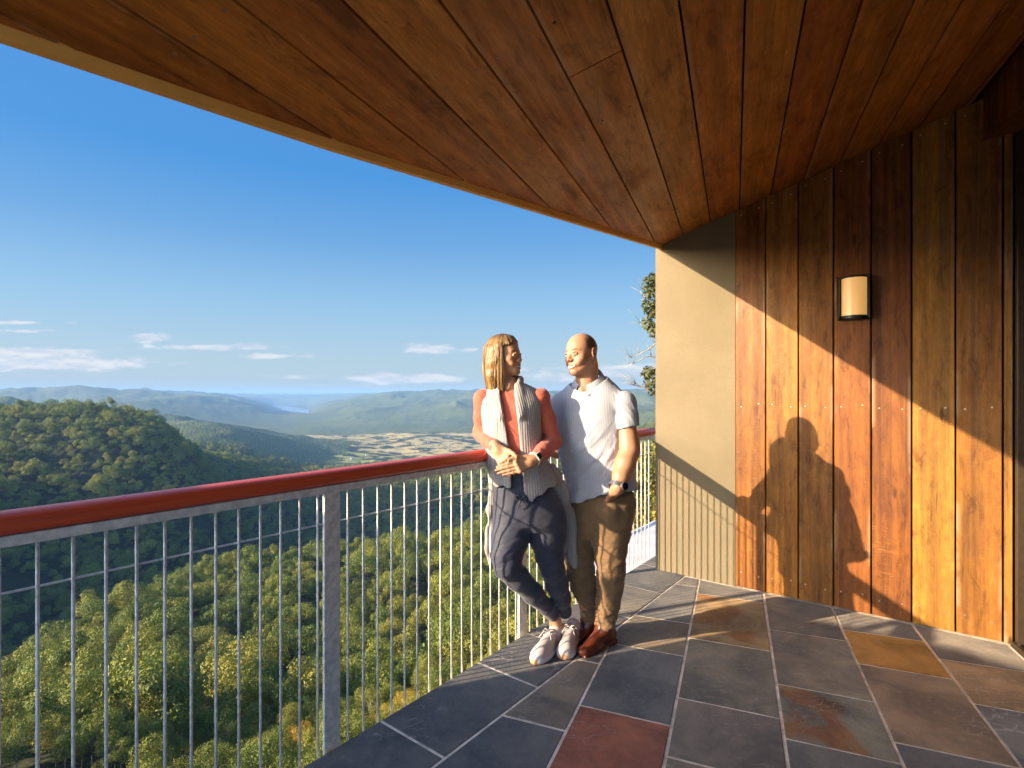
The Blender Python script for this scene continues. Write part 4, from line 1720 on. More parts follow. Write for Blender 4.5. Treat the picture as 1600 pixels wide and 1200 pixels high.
def surface_nets(F, lo, h, smooth=1):
    ins = F < 0
    cnt = np.zeros(np.array(F.shape) - 1, np.uint8)
    for dx in (0, 1):
        for dy in (0, 1):
            for dz in (0, 1):
                cnt += ins[dx:F.shape[0] - 1 + dx, dy:F.shape[1] - 1 + dy, dz:F.shape[2] - 1 + dz]
    cells = np.argwhere((cnt > 0) & (cnt < 8))
    ids = np.full(cnt.shape, -1, np.int32)
    ids[tuple(cells.T)] = np.arange(len(cells))
    acc = np.zeros((len(cells), 3), np.float32)
    num = np.zeros(len(cells), np.float32)
    corners = [(x, y, z) for x in (0, 1) for y in (0, 1) for z in (0, 1)]
    vals = {c: F[cells[:, 0] + c[0], cells[:, 1] + c[1], cells[:, 2] + c[2]] for c in corners}
    for a in corners:
        for ax in range(3):
            if a[ax]:
                continue
            b = list(a)
            b[ax] = 1
            b = tuple(b)
            va, vb = vals[a], vals[b]
            m = (va < 0) != (vb < 0)
            t = np.where(m, va / np.where(m, va - vb, 1), 0)
            p = np.array(a, np.float32)[None, :].repeat(len(cells), 0)
            p[:, ax] += t
            acc += p * m[:, None]
            num += m
    V = lo + (cells + acc / num[:, None]) * h
    faces = []
    for ax in range(3):
        sl0 = [slice(None)] * 3
        sl1 = [slice(None)] * 3
        sl0[ax], sl1[ax] = slice(0, -1), slice(1, None)
        a, b = ins[tuple(sl0)], ins[tuple(sl1)]
        E = np.argwhere(a != b)
        u, v = [(1, 2), (2, 0), (0, 1)][ax]
        E = E[(E[:, u] > 0) & (E[:, v] > 0) & (E[:, u] < cnt.shape[u]) & (E[:, v] < cnt.shape[v]) & (E[:, ax] < cnt.shape[ax])]
        fl = ins[tuple(E.T)]
        q = []
        for du, dv in ((1, 1), (0, 1), (0, 0), (1, 0)):
            c = E.copy()
            c[:, u] -= du
            c[:, v] -= dv
            q.append(ids[tuple(c.T)])
        q = np.stack(q, 1)
        q[~fl] = q[~fl][:, ::-1]
        faces.append(q)
    Fq = np.concatenate(faces)
    Fq = Fq[(Fq >= 0).all(1)]
    V = V.astype(np.float32)
    for _ in range(smooth):
        s = np.zeros_like(V)
        c = np.zeros(len(V), np.float32)
        for i in range(4):
            for j in (1, 3):
                np.add.at(s, Fq[:, i], V[Fq[:, (i + j) % 4]])
                np.add.at(c, Fq[:, i], 1)
        V = V * 0.5 + 0.5 * s / np.maximum(c, 1)[:, None]
    return V, Fq


def join_meshes(parts):
    Vs, Fs, Cs, o = [], [], [], 0
    for V, F, C in parts:
        Vs.append(V)
        Fs.append(F + o)
        Cs.append(C)
        o += len(V)
    return np.concatenate(Vs), np.concatenate(Fs), np.concatenate(Cs)


def frame(fwd, up=(0, 0, 1)):
    """3x3 whose columns are right, forward, up"""
    f = np.array(fwd, float)
    f /= np.linalg.norm(f)
    r = np.cross(f, np.array(up, float))
    r /= np.linalg.norm(r)
    u = np.cross(r, f)
    return np.stack([r, f, u], 1).astype(np.float32)


def PX(px, py, Y):
    return np.array([(px - 800) / 840 * Y, Y, H_EYE + (613 - py) / 840 * Y], np.float32)


def sec(py, xl, xr, Y, ry, yaw=0.0):
    """cross section of a loft read off the picture at depth Y"""
    z = H_EYE + (613 - py) / 840 * Y
    return (z, ((xl + xr) / 2 - 800) / 840 * Y, Y, (xr - xl) / 2 / 840 * Y, ry, yaw)


def lerp(a, b, t):
    return a + (b - a) * t


# ---- heads ------------------------------------------------------------------------------------------------
def head_solid(male, neck_to, s=1.0):
    """head in its own axes: x right, y forward, z up, origin between the ears at eye height"""
    S = Solid()
    w = 1.0 if male else 0.94
    S.ell((0, -.010, .032), (.077 * w, .098, .086), k=.0)
    S.ell((0, .020, -.020), (.066 * w, .074, .085), k=.03)
    for sx in (-1, 1):
        S.cone((sx * (.055 if male else .049), .0, -.056), (sx * .014, .066, -.099 if male else -.097), .027 if male else .019, .020, k=.028)
        S.ell((sx * .046 * w, .052, -.028), (.024, .024, .022), k=.022)          # cheek bones
        S.ell((sx * .036, .068, -.050), (.020, .018, .018), k=.016)              # smiling cheeks
        S.cone((sx * .014, .084, .022), (sx * .042, .066, .020), .008 if male else .006, .007, k=.014)   # brow
    S.ell((0, .078, -.100), (.020, .017, .016), k=.018)                          # chin
    S.ell((0, .080, -.066), (.026, .012, .020), k=.018)                          # mouth mound
    for sx in (-1, 1):
        S.ell((sx * .031, .1065, .001), (.016, .011, .0095), k=.012, op='s')      # eye sockets
    nl = 1.0 if male else 0.86
    S.cone((0, .086, .010), (0, .088 + .020 * nl, -.029), .0075, .0108 if male else .0085, k=.014)
    for sx in (-1, 1):
        S.ell((sx * .0110, .092 + .004 * nl, -.034), (.0095, .012, .0085), k=.009)
    for sx in (-1, 1):
        S.ell((sx * .031, .0765, .000), (.0140, .0140, .0140), k=.002)           # eyeballs
        S.cone((sx * .017, .0885, .0035), (sx * .031, .0918, .0070), .0034, .0046, k=.004)
        S.cone((sx * .031, .0918, .0070), (sx * .045, .0830, .0020), .0046, .0034, k=.004)
        S.cone((sx * .018, .0880, -.0060), (sx * .031, .0900, -.0078), .0036, .0048, k=.005)
        S.cone((sx * .031, .0900, -.0078), (sx * .045, .0825, -.0050), .0048, .0034, k=.005)
    # a broad smile: the slot, the teeth in it, and two lips
    S.cone((-.025, .090, -.0650), (0, .101, -.0725), .0046, .0058, k=.004, op='s')
    S.cone((.025, .090, -.0650), (0, .101, -.0725), .0046, .0058, k=.004, op='s')
    S.cone((-.022, .0815, -.0655), (0, .0915, -.0712), .0044, .0046, k=.001)
    S.cone((.022, .0815, -.0655), (0, .0915, -.0712), .0044, .0046, k=.001)
    for sx in (-1, 1):
        S.cone((sx * .031, .0825, -.0600), (sx * .011, .0962, -.0655), .0028, .0036, k=.004)
        S.cone((sx * .010, .0965, -.0655), (0, .0985, -.0670), .0036, .0034, k=.004)
        S.cone((sx * .031, .0825, -.0615), (sx * .013, .0938, -.0785), .0028, .0044, k=.004)
        S.cone((sx * .011, .0945, -.0790), (0, .0970, -.0805), .0044, .0046, k=.004)
    # ears
    for sx in (-1, 1):
        x = .0755 * w
        S.ell((sx * (x + .007), -.018, -.004), (.0075, .0180, .031), k=.006)
        S.ell((sx * (x + .0155), -.013, -.001), (.0075, .0110, .020), k=.003, op='s')
        S.ell((sx * (x + .007), -.004, -.010), (.005, .005, .008), k=.004)
        S.ell((sx * (x + .004), -.006, -.033), (.006, .008, .009), k=.006)
    n = np.array(neck_to, np.float32)
    S.cone((0, -.028, -.050), n, .063 if male else .046, .068 if male else .050, k=.03)
    if male:
        S.ell((0, -.045, -.075), (.052, .045, .05), k=.03)
    return S


def head_colours(V, male, skin):
    x, y, z = V.T
    C = np.repeat(np.array([skin], np.float32), len(V), 0)

    def blend(m, c):
        m = np.clip(m, 0, 1)[:, None]
        C[:] = C * (1 - m) + np.array(c, np.float32) * m
    ax = np.abs(x)
    # ruddier cheeks, nose and ears
    blend(0.35 * np.exp(-((ax - .045) / .02) ** 2 - ((z + .035) / .022) ** 2) * (y > .03), (skin[0] * 1.05, skin[1] * .72, skin[2] * .66))
    blend(0.35 * np.exp(-(x / .012) ** 2 - ((z + .03) / .014) ** 2) * (y > .09), (skin[0] * 1.02, skin[1] * .7, skin[2] * .62))
    blend(0.3 * (ax > .076) * (np.abs(z) < .05), (skin[0] * 1.05, skin[1] * .7, skin[2] * .6))
    # lips
    zl = -.0655 + .0055 * (ax / .029) ** 2
    up = (y > .080) * (ax < .032)
    blend(up * np.exp(-((z - zl) / .0036) ** 2) * .8, (.42, .12, .095) if male else (.50, .11, .10))
    zl2 = -.0800 + .0185 * (ax / .031) ** 2.2
    blend(up * np.exp(-((z - zl2) / .0042) ** 2) * .8, (.44, .13, .10) if male else (.52, .12, .11))
    tz = -.0722 + .0072 * (ax / .026) ** 2
    blend(up * (ax < .0255) * np.clip(1.5 - (np.abs(z - tz) / .0036) ** 2, 0, 1), (.70, .66, .60))
    # brows
    bz = .0235 - .006 * np.clip((ax - .03) / .02, 0, 1) ** 2 + .003 * (ax - .03) / .02
    bw = .0042 if male else .0030
    blend((y > .05) * (ax > .012) * (ax < .050) * np.exp(-((z - bz) / bw) ** 2) * .85, (.045, .028, .018))
    # eyes
    er = np.hypot(ax - .031, z - 0.0)
    white = ((((ax - .031) / .0118) ** 2 + ((z + .0002) / .0036) ** 2) < 1) * (y > .08)
    blend(white * 1.0, (.50, .45, .41))
    blend(white * (np.hypot(ax - .031, z) < .0058) * 1.0, (.035, .022, .014))
    blend((y > .07) * (np.abs(ax - .031) < .0155) * np.exp(-((z - .0042 + ((ax - .031) / .016) ** 2 * .003) / .0017) ** 2) * .9, (.03, .018, .012))
    blend((y > .07) * (np.abs(ax - .031) < .0145) * np.exp(-((z + .0046 - ((ax - .031) / .016) ** 2 * .002) / .0016) ** 2) * .45, (.10, .05, .03))
    # nostrils
    blend((y > .09) * np.exp(-((ax - .009) / .0042) ** 2 - ((z + .044) / .003) ** 2) * .9, (.08, .025, .018))
    if male:
        n = fbm(V * 900, 2, 4) * .25
        hairline = .062 + .0 * x
        back = np.clip((-y - .0) / .03 + .3, 0, 1) * np.clip((z + .055) / .02, 0, 1)
        side = np.clip((z - .012) / .018, 0, 1) * np.clip((.035 - y) / .02, 0, 1) * np.clip((ax - .045) / .015, 0, 1)
        top = np.clip((z - .07) / .03, 0, 1)
        stub = np.clip(np.maximum(back * (1 - top * .55), side * (1 - top)), 0, 1) * (ax < .0795)
        blend(stub * (.85 + n), (.085, .058, .042))
        beard = np.clip((-.035 - z) / .02, 0, 1) * np.clip((y + .0) / .03, 0, 1) * np.clip((z + .125) / .02, 0, 1)
        mouth = np.exp(-(x / .026) ** 2 - ((z + .073) / .012) ** 2)
        blend(beard * (1 - mouth) * (.16 + n * .3), (.16, .10, .07))
    return C


# ---- hands ------------------------------------------------------------------------------------------------
def hand(S, wrist, knuckle, palm_n, side, curl, spread=1.0, s=1.0, thumb=None, tips=None):
    """palm from wrist to knuckle, back of the hand facing palm_n; side = +1 when the thumb lies on +x of
    (cross(dir, palm_n)); curl = bend of each finger in degrees at its three joints, or tips = explicit finger tips"""
    w, kn = vec(wrist), vec(knuckle)
    d = kn - w
    L = np.linalg.norm(d)
    d = d / L
    n = vec(palm_n)
    n = n - d * (n @ d)
    n /= np.linalg.norm(n)
    sd = np.cross(d, n) * side          # towards the thumb
    M = np.stack([d, sd, n], 1)
    S.box(w + d * L * .55, (L * .50, .038 * s, .0135 * s), M, rr=.012 * s, k=.012)
    S.cone(w - d * .02, w + d * .02, .026 * s, .027 * s, k=.02)
    fl = [.072, .080, .074, .058]
    fr = [.0088, .0090, .0086, .0076]
    for i in range(4):
        off = (1.5 - i) * .0195 * s * spread
        base = kn + sd * off - d * (.004 + .0035 * abs(i - 1.2)) * s
        S.ell(base + n * .003 * s, (.0105 * s, .0105 * s, .0100 * s), M, k=.008)
        if tips is not None:
            t = vec(tips[i])
            mid = lerp(base, t, .5) + n * (.012 if np.linalg.norm(t - base) < .065 else .006) * s
            m1, m2 = lerp(base, mid, .9), lerp(mid, t, .45)
            S.chain([base, m1, m2, t], [fr[i] * 1.08 * s, fr[i] * s, fr[i] * .93 * s, fr[i] * .80 * s], k=.004)
            continue
        ang = 0
        p = base
        dirv = d + sd * (1.5 - i) * .06 * spread
        dirv = dirv / np.linalg.norm(dirv)
        lens = [fl[i] * .46, fl[i] * .31, fl[i] * .25]
        pts = [p]
        for j in range(3):
            ang += math.radians(curl[i][j] if isinstance(curl[i], (tuple, list)) else curl[i])
            dd = dirv * math.cos(ang) - n * math.sin(ang)
            p = p + dd * lens[j] * s
            pts.append(p)
        S.chain(pts, [fr[i] * 1.08 * s, fr[i] * s, fr[i] * .93 * s, fr[i] * .8 * s], k=.004)
    tb = w + d * L * .30 + sd * .030 * s - n * .004 * s
    if thumb is None:
        t1 = tb + (d * .6 + sd * .75 - n * .1) * .036 * s
        t2 = t1 + (d * .9 + sd * .3 - n * .15) * .030 * s
        t3 = t2 + (d * 1.0 + sd * .0 - n * .25) * .022 * s
    else:
        t3 = vec(thumb)
        t1 = lerp(tb, t3, .45) + sd * .006
        t2 = lerp(tb, t3, .75) + sd * .005
    S.chain([tb, t1, t2, t3], [.0150 * s, .0118 * s, .0102 * s, .0085 * s], k=.010)

# ------------------------------------------------------------------ the couple
def to_px(P):
    """picture coordinates used only to lay the clothes' seams out at design time"""
    y = np.maximum(P[:, 1], 0.1)
    return 800 + 840 * P[:, 0] / y, 613 - 840 * (P[:, 2] - H_EYE) / y


def solid_obj(name, S, h, mat, parent, col=None, colf=None, smooth=1, lo=None, hi=None):
    V, F = S.polygonize(h, lo, hi, smooth)
    C = None
    if colf is not None:
        C = colf(V)
    elif col is not None:
        C = np.repeat(np.array([col], np.float32), len(V), 0)
    me = np_mesh(name, V, F, True, col=C)
    return hang(link_mesh(name, me, mat), parent)


def skin_mat():
    m, t = material('skin')
    c = t.attr('Col', 'Color')
    n = t.noise(t.obj, 60, 4, 0.6)
    c = t.mix(t.smooth(n, 0.35, 0.7, 0, 0.18), c, t.mix(1.0, c, (0.85, 0.72, 0.68), 'MULTIPLY'))
    t.put(t.b['Base Color'], c)
    t.b['Roughness'].default_value = 0.48
    t.b['Subsurface Weight'].default_value = 0.12
    t.b['Subsurface Radius'].default_value = (0.012, 0.005, 0.003)
    t.b['Subsurface Scale'].default_value = 0.4
    t.put(t.b['Normal'], t.bump(t.noise(t.obj, 700, 2), 0.08, 0.001))
    return m


def cloth_mat(name, col, rough=0.85, weave=900, bump=0.15, var=0.1, sheen=0.2):
    m, t = material(name)
    n = t.noise(t.obj, 9, 4, 0.6)
    t.put(t.b['Base Color'], t.mix(t.smooth(n, 0.3, 0.7), tuple(c * (1 - var) for c in col), tuple(c * (1 + var) for c in col)))
    t.b['Roughness'].default_value = rough
    t.b['Sheen Weight'].default_value = sheen
    t.b['Specular IOR Level'].default_value = 0.2
    t.put(t.b['Normal'], t.bump(t.noise(t.obj, weave, 2), bump, 0.001))
    return m


def knit_mat():
    m, t = material('grey_knit')
    w = t.node('ShaderNodeTexWave', wave_type='BANDS', bands_direction='X')
    x, y, z = t.sep(t.obj)
    t.put(w.inputs['Vector'], t.combine(t.math('ADD', t.math('MULTIPLY', x, 0.95), t.math('MULTIPLY', y, 0.5)), 0, t.math('MULTIPLY', z, 0.06)))
    w.inputs['Scale'].default_value = 23.6
    w.inputs['Distortion'].default_value = 1.0
    w.inputs['Detail Scale'].default_value = 3
    st = t.noise(t.mapping(t.obj, (150, 150, 230)), 1.0, 2, 0.6)
    fl = t.noise(t.obj, 210, 3, 0.7)
    c = t.mix(w.outputs[1], (0.32, 0.285, 0.268), (0.385, 0.345, 0.322))
    c = t.mix(t.smooth(fl, 0.35, 0.7, 0, 0.6), c, (0.42, 0.38, 0.35))
    c = t.mix(t.smooth(st, 0.56, 0.75, 0, 0.55), c, (0.16, 0.13, 0.125))
    t.put(t.b['Base Color'], c)
    t.b['Roughness'].default_value = 0.95
    t.b['Specular IOR Level'].default_value = 0.1
    h = t.math('ADD', w.outputs[1], t.math('MULTIPLY', st, 0.6))
    t.put(t.b['Normal'], t.bump(h, 0.4, 0.003))
    return m


def shirt_mat():
    m, t = material('striped_shirt')
    uvx = t.attr('buv')
    a = t.sep(uvx)[0]
    fr = t.math('FRACT', t.math('MULTIPLY', a, 1.0 / 0.0115))
    st = t.smooth(t.math('ABSOLUTE', t.math('SUBTRACT', fr, 0.5)), 0.13, 0.22)
    n = t.noise(t.obj, 12, 4, 0.6)
    st = t.math('SUBTRACT', 1.0, st)
    c = t.mix(t.math('MULTIPLY', st, t.smooth(n, 0.2, 0.8, 0.45, 0.75)), (0.47, 0.46, 0.48), (0.31, 0.335, 0.43))
    t.put(t.b['Base Color'], c)
    t.b['Roughness'].default_value = 0.9
    t.b['Specular IOR Level'].default_value = 0.15
    t.b['Sheen Weight'].default_value = 0.15
    t.put(t.b['Normal'], t.bump(t.noise(t.obj, 800, 2), 0.15, 0.001))
    return m


M_skin = skin_mat()
M_coral = cloth_mat('coral_jersey', (0.56, 0.125, 0.078), weave=1200)
M_knit = knit_mat()
M_legging = cloth_mat('navy_leggings', (0.050, 0.052, 0.075), 0.6, 1400, 0.08, 0.08, 0.25)
M_shirt = shirt_mat()
M_chino = cloth_mat('brown_chino', (0.20, 0.118, 0.058), 0.9, 900, 0.2, 0.14)


def leather_mat():
    m, t = material('brown_leather')
    n = t.noise(t.obj, 25, 5, 0.6)
    cr = t.noise(t.mapping(t.obj, (90, 90, 260)), 1.0, 3, 0.6)
    t.put(t.b['Base Color'], t.ramp(n, [(0.3, (0.050, 0.012, 0.007)), (0.55, (0.12, 0.028, 0.012)), (0.75, (0.17, 0.05, 0.02))]))
    t.b['Roughness'].default_value = 0.28
    t.put(t.b['Normal'], t.bump(cr, 0.12, 0.003))
    return m


def attr_mat(name, rough=0.6, bump=0.15, scale=400):
    m, t = material(name)
    c = t.attr('Col', 'Color')
    n = t.noise(t.obj, 18, 4, 0.6)
    t.put(t.b['Base Color'], t.mix(t.smooth(n, 0.3, 0.75, 0, 0.22), c, t.mix(1.0, c, (0.78, 0.74, 0.72), 'MULTIPLY')))
    t.b['Roughness'].default_value = rough
    t.put(t.b['Normal'], t.bump(t.noise(t.obj, scale, 2), bump, 0.001))
    return m


M_leather = leather_mat()
M_shoe = attr_mat('pale_trainers', 0.65)
M_watch = simple('watch_steel', (0.35, 0.34, 0.33), 0.3, 0.8)
M_dial = simple('watch_glass', (0.010, 0.010, 0.014), 0.08)
M_strap = simple('pale_strap', (0.55, 0.50, 0.44), 0.6)


def hair_mat():
    m, t = material('blonde_hair')
    uv = t.attr('buv')
    n = t.noise(t.mapping(uv, (260, 7, 1)), 1.0, 4, 0.6)
    n2 = t.noise(t.mapping(uv, (60, 3, 1)), 1.0, 3, 0.6)
    x, y, z = t.sep(uv)
    c = t.ramp(n, [(0.28, (0.07, 0.034, 0.013)), (0.5, (0.215, 0.115, 0.036)), (0.7, (0.40, 0.24, 0.085))])
    c = t.mix(t.smooth(n2, 0.4, 0.7, 0, 0.5), c, (0.36, 0.21, 0.07))
    c = t.mix(t.smooth(y, 0.075, 0.125, 0.0, 0.65), c, (0.085, 0.046, 0.022))
    t.put(t.b['Base Color'], c)
    t.b['Roughness'].default_value = 0.42
    t.b['Anisotropic'].default_value = 0.5
    t.put(t.b['Normal'], t.bump(n, 0.5, 0.004))
    return m


M_hair = hair_mat()


def folds(amp, sx, sy, sz, seed=0, oct_=2):
    return lambda P: (amp * fbm(P * np.array([sx, sy, sz], np.float32), oct_, seed)).astype(np.float32)


def rotated(P, ax_deg):
    a = math.radians(ax_deg)
    x = P[:, 0] * math.cos(a) + P[:, 2] * math.sin(a)
    z = -P[:, 0] * math.sin(a) + P[:, 2] * math.cos(a)
    return np.stack([x, P[:, 1], z], 1)


def shoe(heel, toe, ankle, trainer):
    S = Solid()
    h, t_, an = vec(heel), vec(toe), vec(ankle)
    d = t_ - h
    L = np.linalg.norm(d)
    d /= L
    up = vec(0, 0, 1)
    r = np.cross(d, up)
    r /= np.linalg.norm(r)
    u2 = np.cross(r, d)
    M = np.stack([r, d, u2], 1)
    if trainer:
        S.ell(h + d * .70 * L + u2 * .012, (.050, .30 * L, .034), M, k=0)
        S.ell(h + d * .22 * L + u2 * .014, (.040, .25 * L, .038), M, k=.03)
        S.ell(h + d * .55 * L + u2 * .020, (.042, .34 * L, .05), M, k=.02)
        S.ell(h + d * .80 * L + u2 * .034, (.041, .17 * L, .030), M, k=.02)
        S.cone(h + d * .72 * L + u2 * .048, h + d * .36 * L + u2 * .082, .026, .030, k=.03)
        S.cone(h + d * .14 * L + u2 * .045, h + d * .16 * L + u2 * .088, .034, .036, k=.02)
        S.cone(h + d * .06 * L + u2 * .085, h + d * .05 * L + u2 * .100, .012, .010, k=.02)
        S.plane(h - u2 * .0, -u2, k=.006)
    else:
        S.ell(h + d * .66 * L + u2 * .018, (.042, .34 * L, .030), M, k=0)
        S.ell(h + d * .90 * L + u2 * .022, (.030, .12 * L, .022), M, k=.02)
        S.ell(h + d * .20 * L + u2 * .040, (.036, .21 * L, .045), M, k=.03)
        S.cone(h + d * .70 * L + u2 * .040, h + d * .30 * L + u2 * .085, .026, .040, k=.03)
        S.cone(h + d * .18 * L + u2 * .06, an, .044, .050, k=.03)
        S.box(h + d * .14 * L + u2 * .012, (.034, .035, .014), M, rr=.004, k=.004)
        S.box(h + d * .68 * L + u2 * .006, (.040, .30 * L, .006), M, rr=.005, k=.004)
        S.plane(h, -u2, k=.003)
    return S, (h, d, r, u2, L)


def trainer_colours(fr):
    h, d, r, u2, L = fr

    def f(V):
        q = V - h
        z = q @ u2
        y = q @ d / L
        x = q @ r
        C = np.repeat(np.array([[.60, .47, .44]], np.float32), len(V), 0)
        side = np.abs(x) > .028
        C[(z > .035) & side & (y > .25) & (y < .6)] = (.50, .44, .38)
        C[(z < .030)] = (.68, .63, .62)
        C[(z < .007)] = (.55, .16, .10)
        C[(y > .97) & (z < .03)] = (.62, .30, .14)
        band = np.abs(z - (.046 + .02 * np.sin(y * 9))) < .0035
        C[band & side & (y < .55)] = (.34, .31, .36)
        return C
    return f


def laces(fr, parent, mat):
    h, d, r, u2, L = fr
    mb = MB()
    for i in range(5):
        y = .44 + .062 * i
        z = .112 - .0125 * i
        a = h + d * y * L + u2 * (z - .012)
        p = [a - r * .026 - u2 * .012, a - r * .012 + u2 * .003, a + r * .012 + u2 * .003 + d * .006, a + r * .026 - u2 * .012 + d * .006]
        mb.tube([Vector(map(float, q)) for q in p], .0030, 6)
    a = h + d * .42 * L + u2 * .108
    for sgn in (-1, 1):
        p = [a, a + r * sgn * .022 + u2 * .012, a + r * sgn * .036 - u2 * .004, a + r * sgn * .016 - u2 * .004 + d * .01, a + d * .006]
        mb.tube([Vector(map(float, q)) for q in p], .0026, 6)
        p = [a, a + r * sgn * .02 + d * .025 + u2 * .004, a + r * sgn * .036 + d * .045 - u2 * .02]
        mb.tube([Vector(map(float, q)) for q in p], .0024, 6)
    return mb.build('laces', mat, parent, smooth=True)


def watch(parent, wrist, direction, face_n, r_w, square, strap_mat):
    """strap round the wrist and a case on its upper side"""
    d = Vector(map(float, direction)).normalized()
    n = Vector(map(float, face_n))
    n = (n - d * n.dot(d)).normalized()
    s = d.cross(n)
    c = Vector(map(float, wrist))
    mb = MB()
    seg, V, F = 28, [], []
    hw, th = .011, .0035
    for k in range(seg):
        a = 2 * math.pi * k / seg
        o = n * math.cos(a) + s * math.sin(a)
        for w, q in ((-hw, 0), (-hw, th), (hw, th), (hw, 0)):
            V.append(c + o * (r_w + q) + d * w)
    for k in range(seg):
        for q in range(4):
            F.append((k * 4 + q, k * 4 + (q + 1) % 4, ((k + 1) % seg) * 4 + (q + 1) % 4, ((k + 1) % seg) * 4 + q))
    mb.add(V, F)
    strap = mb.build('watch', strap_mat, parent, smooth=False)
    cs, gl = MB(), MB()
    b = c + n * (r_w + .001)
    if square:
        cs.box(b - s * .017 - d * .020, s * .034, d * .040, n * .009, bev=.003)
        gl.box(b - s * .0145 - d * .0175 + n * .0075, s * .029, d * .035, n * .003, bev=.001)
    else:
        P = [b + (s * math.cos(a) + d * math.sin(a)) * .0225 for a in np.linspace(0, 2 * math.pi, 28, endpoint=False)]
        cs.prism(P, n * .010)
        P = [b + n * .0085 + (s * math.cos(a) + d * math.sin(a)) * .0185 for a in np.linspace(0, 2 * math.pi, 28, endpoint=False)]
        gl.prism(P, n * .0028)
    for nm, q, m in (('watch_case', cs, M_watch if not square else M_strap), ('watch_face', gl, M_dial)):
        o = link_mesh(nm, q.mesh(nm), m)
        o.parent = strap
    return strap


# ================================================================== woman
def build_woman():
    root = empty('person', (0.16, 2.86, 0), 'woman in a coral top, long grey knit vest and dark leggings leaning on the rail', 'person')
    SK = (0.52, 0.265, 0.145)
    Yh = 2.89
    # head turned to the man
    fw = np.array([0.89, -0.45, 0.03])
    M = frame(fw)
    s = 0.90
    o = PX(788.5, 556.0, Yh)
    neck_w = PX(797, 622, 2.885)
    HS = head_solid(False, (neck_w - o) @ M / s)
    HV, HF = HS.polygonize(0.0021, lo=(-.12, -.14, -.30), hi=(.12, .16, .14), smooth=1)
    HC = head_colours(HV, False, SK)
    HV = o + (HV * s) @ M.T
    # arms, chest and legs under the clothes
    sR, eR, wR = PX(755, 623, 2.87), PX(752, 677, 2.92), PX(775, 700, 2.71)
    sL, eL, wL = PX(844, 622, 2.87), PX(864, 690, 2.87), PX(833, 719, 2.67)
    B = Solid()
    B.loft([sec(612, 768, 832, 2.885, .05), sec(640, 764, 838, 2.875, .08), sec(690, 770, 834, 2.85, .085), sec(730, 774, 838, 2.84, .085), sec(790, 782, 874, 2.83, .09)], k=0)
    B.cone(PX(797, 600, 2.885), PX(797, 625, 2.885), .044, .055, k=.03)
    B.chain([sR, eR, wR], [.045, .036, .022], k=.02)
    B.chain([sL, eL, wL], [.045, .036, .022], k=.02)
    B.chain([PX(802, 800, 2.82), PX(793, 884, 2.72), PX(832, 925, 2.82), PX(867, 966, 2.935)], [.075, .05, .042, .03], k=.03)
    B.chain([PX(855, 800, 2.83), PX(862, 885, 2.84), PX(884, 958, 3.0)], [.075, .05, .03], k=.03)
    B.chain([PX(867, 964, 2.935), PX(869, 980, 2.935)], [.031, .036], k=.01)
    BV, BF = B.polygonize(0.007)
    HD = Solid()
    HD.cone(lerp(eR, wR, .8), wR, .028, .0245, k=.01)
    kR = PX(789, 721, 2.665)
    hand(HD, wR, kR, (-.35, -.85, .35), -1, None, s=.92, thumb=PX(807, 714, 2.625),
         tips=[PX(803, 741, 2.66), PX(797, 745, 2.655), PX(790, 743, 2.66), PX(784, 737, 2.665)])
    HD.cone(lerp(eL, wL, .75), wL, .028, .0245, k=.01)
    kL = PX(807, 730, 2.615)
    hand(HD, wL, kL, (.05, -.92, .25), 1, None, s=.92, thumb=PX(795, 719, 2.615),
         tips=[PX(777, 730, 2.625), PX(775, 735, 2.62), PX(779, 739.5, 2.62), PX(786, 742, 2.62)])
    DV, DF = HD.polygonize(0.0026)
    cb = np.repeat(np.array([SK], np.float32), len(BV), 0)
    cd = np.repeat(np.array([SK], np.float32), len(DV), 0) * (1 + .06 * fbm(DV * 60, 2, 8))[:, None]
    V, F, C = join_meshes([(HV, HF, HC), (BV, BF, cb), (DV, DF, cd)])
    hang(link_mesh('body', np_mesh('body', V, F, True, col=C), M_skin), root)

    # coral top
    T = Solid()
    T.loft([sec(607, 776, 822, 2.888, .060), sec(614, 762, 836, 2.885, .072), sec(628, 753, 846, 2.88, .092), sec(655, 757, 843, 2.868, .112), sec(685, 763, 840, 2.855, .108),
            sec(715, 768, 838, 2.845, .102), sec(742, 768, 846, 2.838, .100)], k=0)
    T.chain([PX(758, 623, 2.872), sR, lerp(sR, eR, .5), eR, lerp(eR, wR, .5), lerp(eR, wR, .96)], [.048, .048, .043, .042, .039, .034], k=.022)
    T.chain([PX(841, 622, 2.872), sL, lerp(sL, eL, .5), eL, lerp(eL, wL, .5), lerp(eL, wL, .90)], [.048, .048, .045, .044, .042, .035], k=.022)
    nk = PX(797, 598, 2.87)
    T.ell(nk, (.060, .075, .058), k=.006, op='s')
    T.displace(folds(.0028, 16, 16, 30, 2))
    T.displace(lambda P: (.0025 * fbm(rotated(P, 38) * np.array([70, 30, 14], np.float32), 2, 5)).astype(np.float32))
    solid_obj('top', T, .0040, M_coral, root)

    # vest of ribbed knit with long front corners
    Vt = Solid()
    Vt.loft([sec(600, 776, 822, 2.892, .072), sec(608, 758, 840, 2.89, .086), sec(618, 748, 848, 2.885, .100), sec(632, 748, 850, 2.878, .118), sec(660, 753, 848, 2.868, .130),
             sec(690, 758, 848, 2.855, .128), sec(715, 760, 853, 2.848, .126), sec(740, 763, 868, 2.84, .135), sec(765, 764, 882, 2.835, .142), sec(795, 763, 890, 2.835, .146)], k=0)
    Vt.cone(PX(779, 602, 2.86), PX(783, 650, 2.76), .018, .022, k=.02)
    Vt.cone(PX(810, 596, 2.85), PX(813, 650, 2.755), .020, .024, k=.02)
    Vt.cone(PX(813, 593, 2.875), PX(806, 590, 2.945), .018, .016, k=.02)
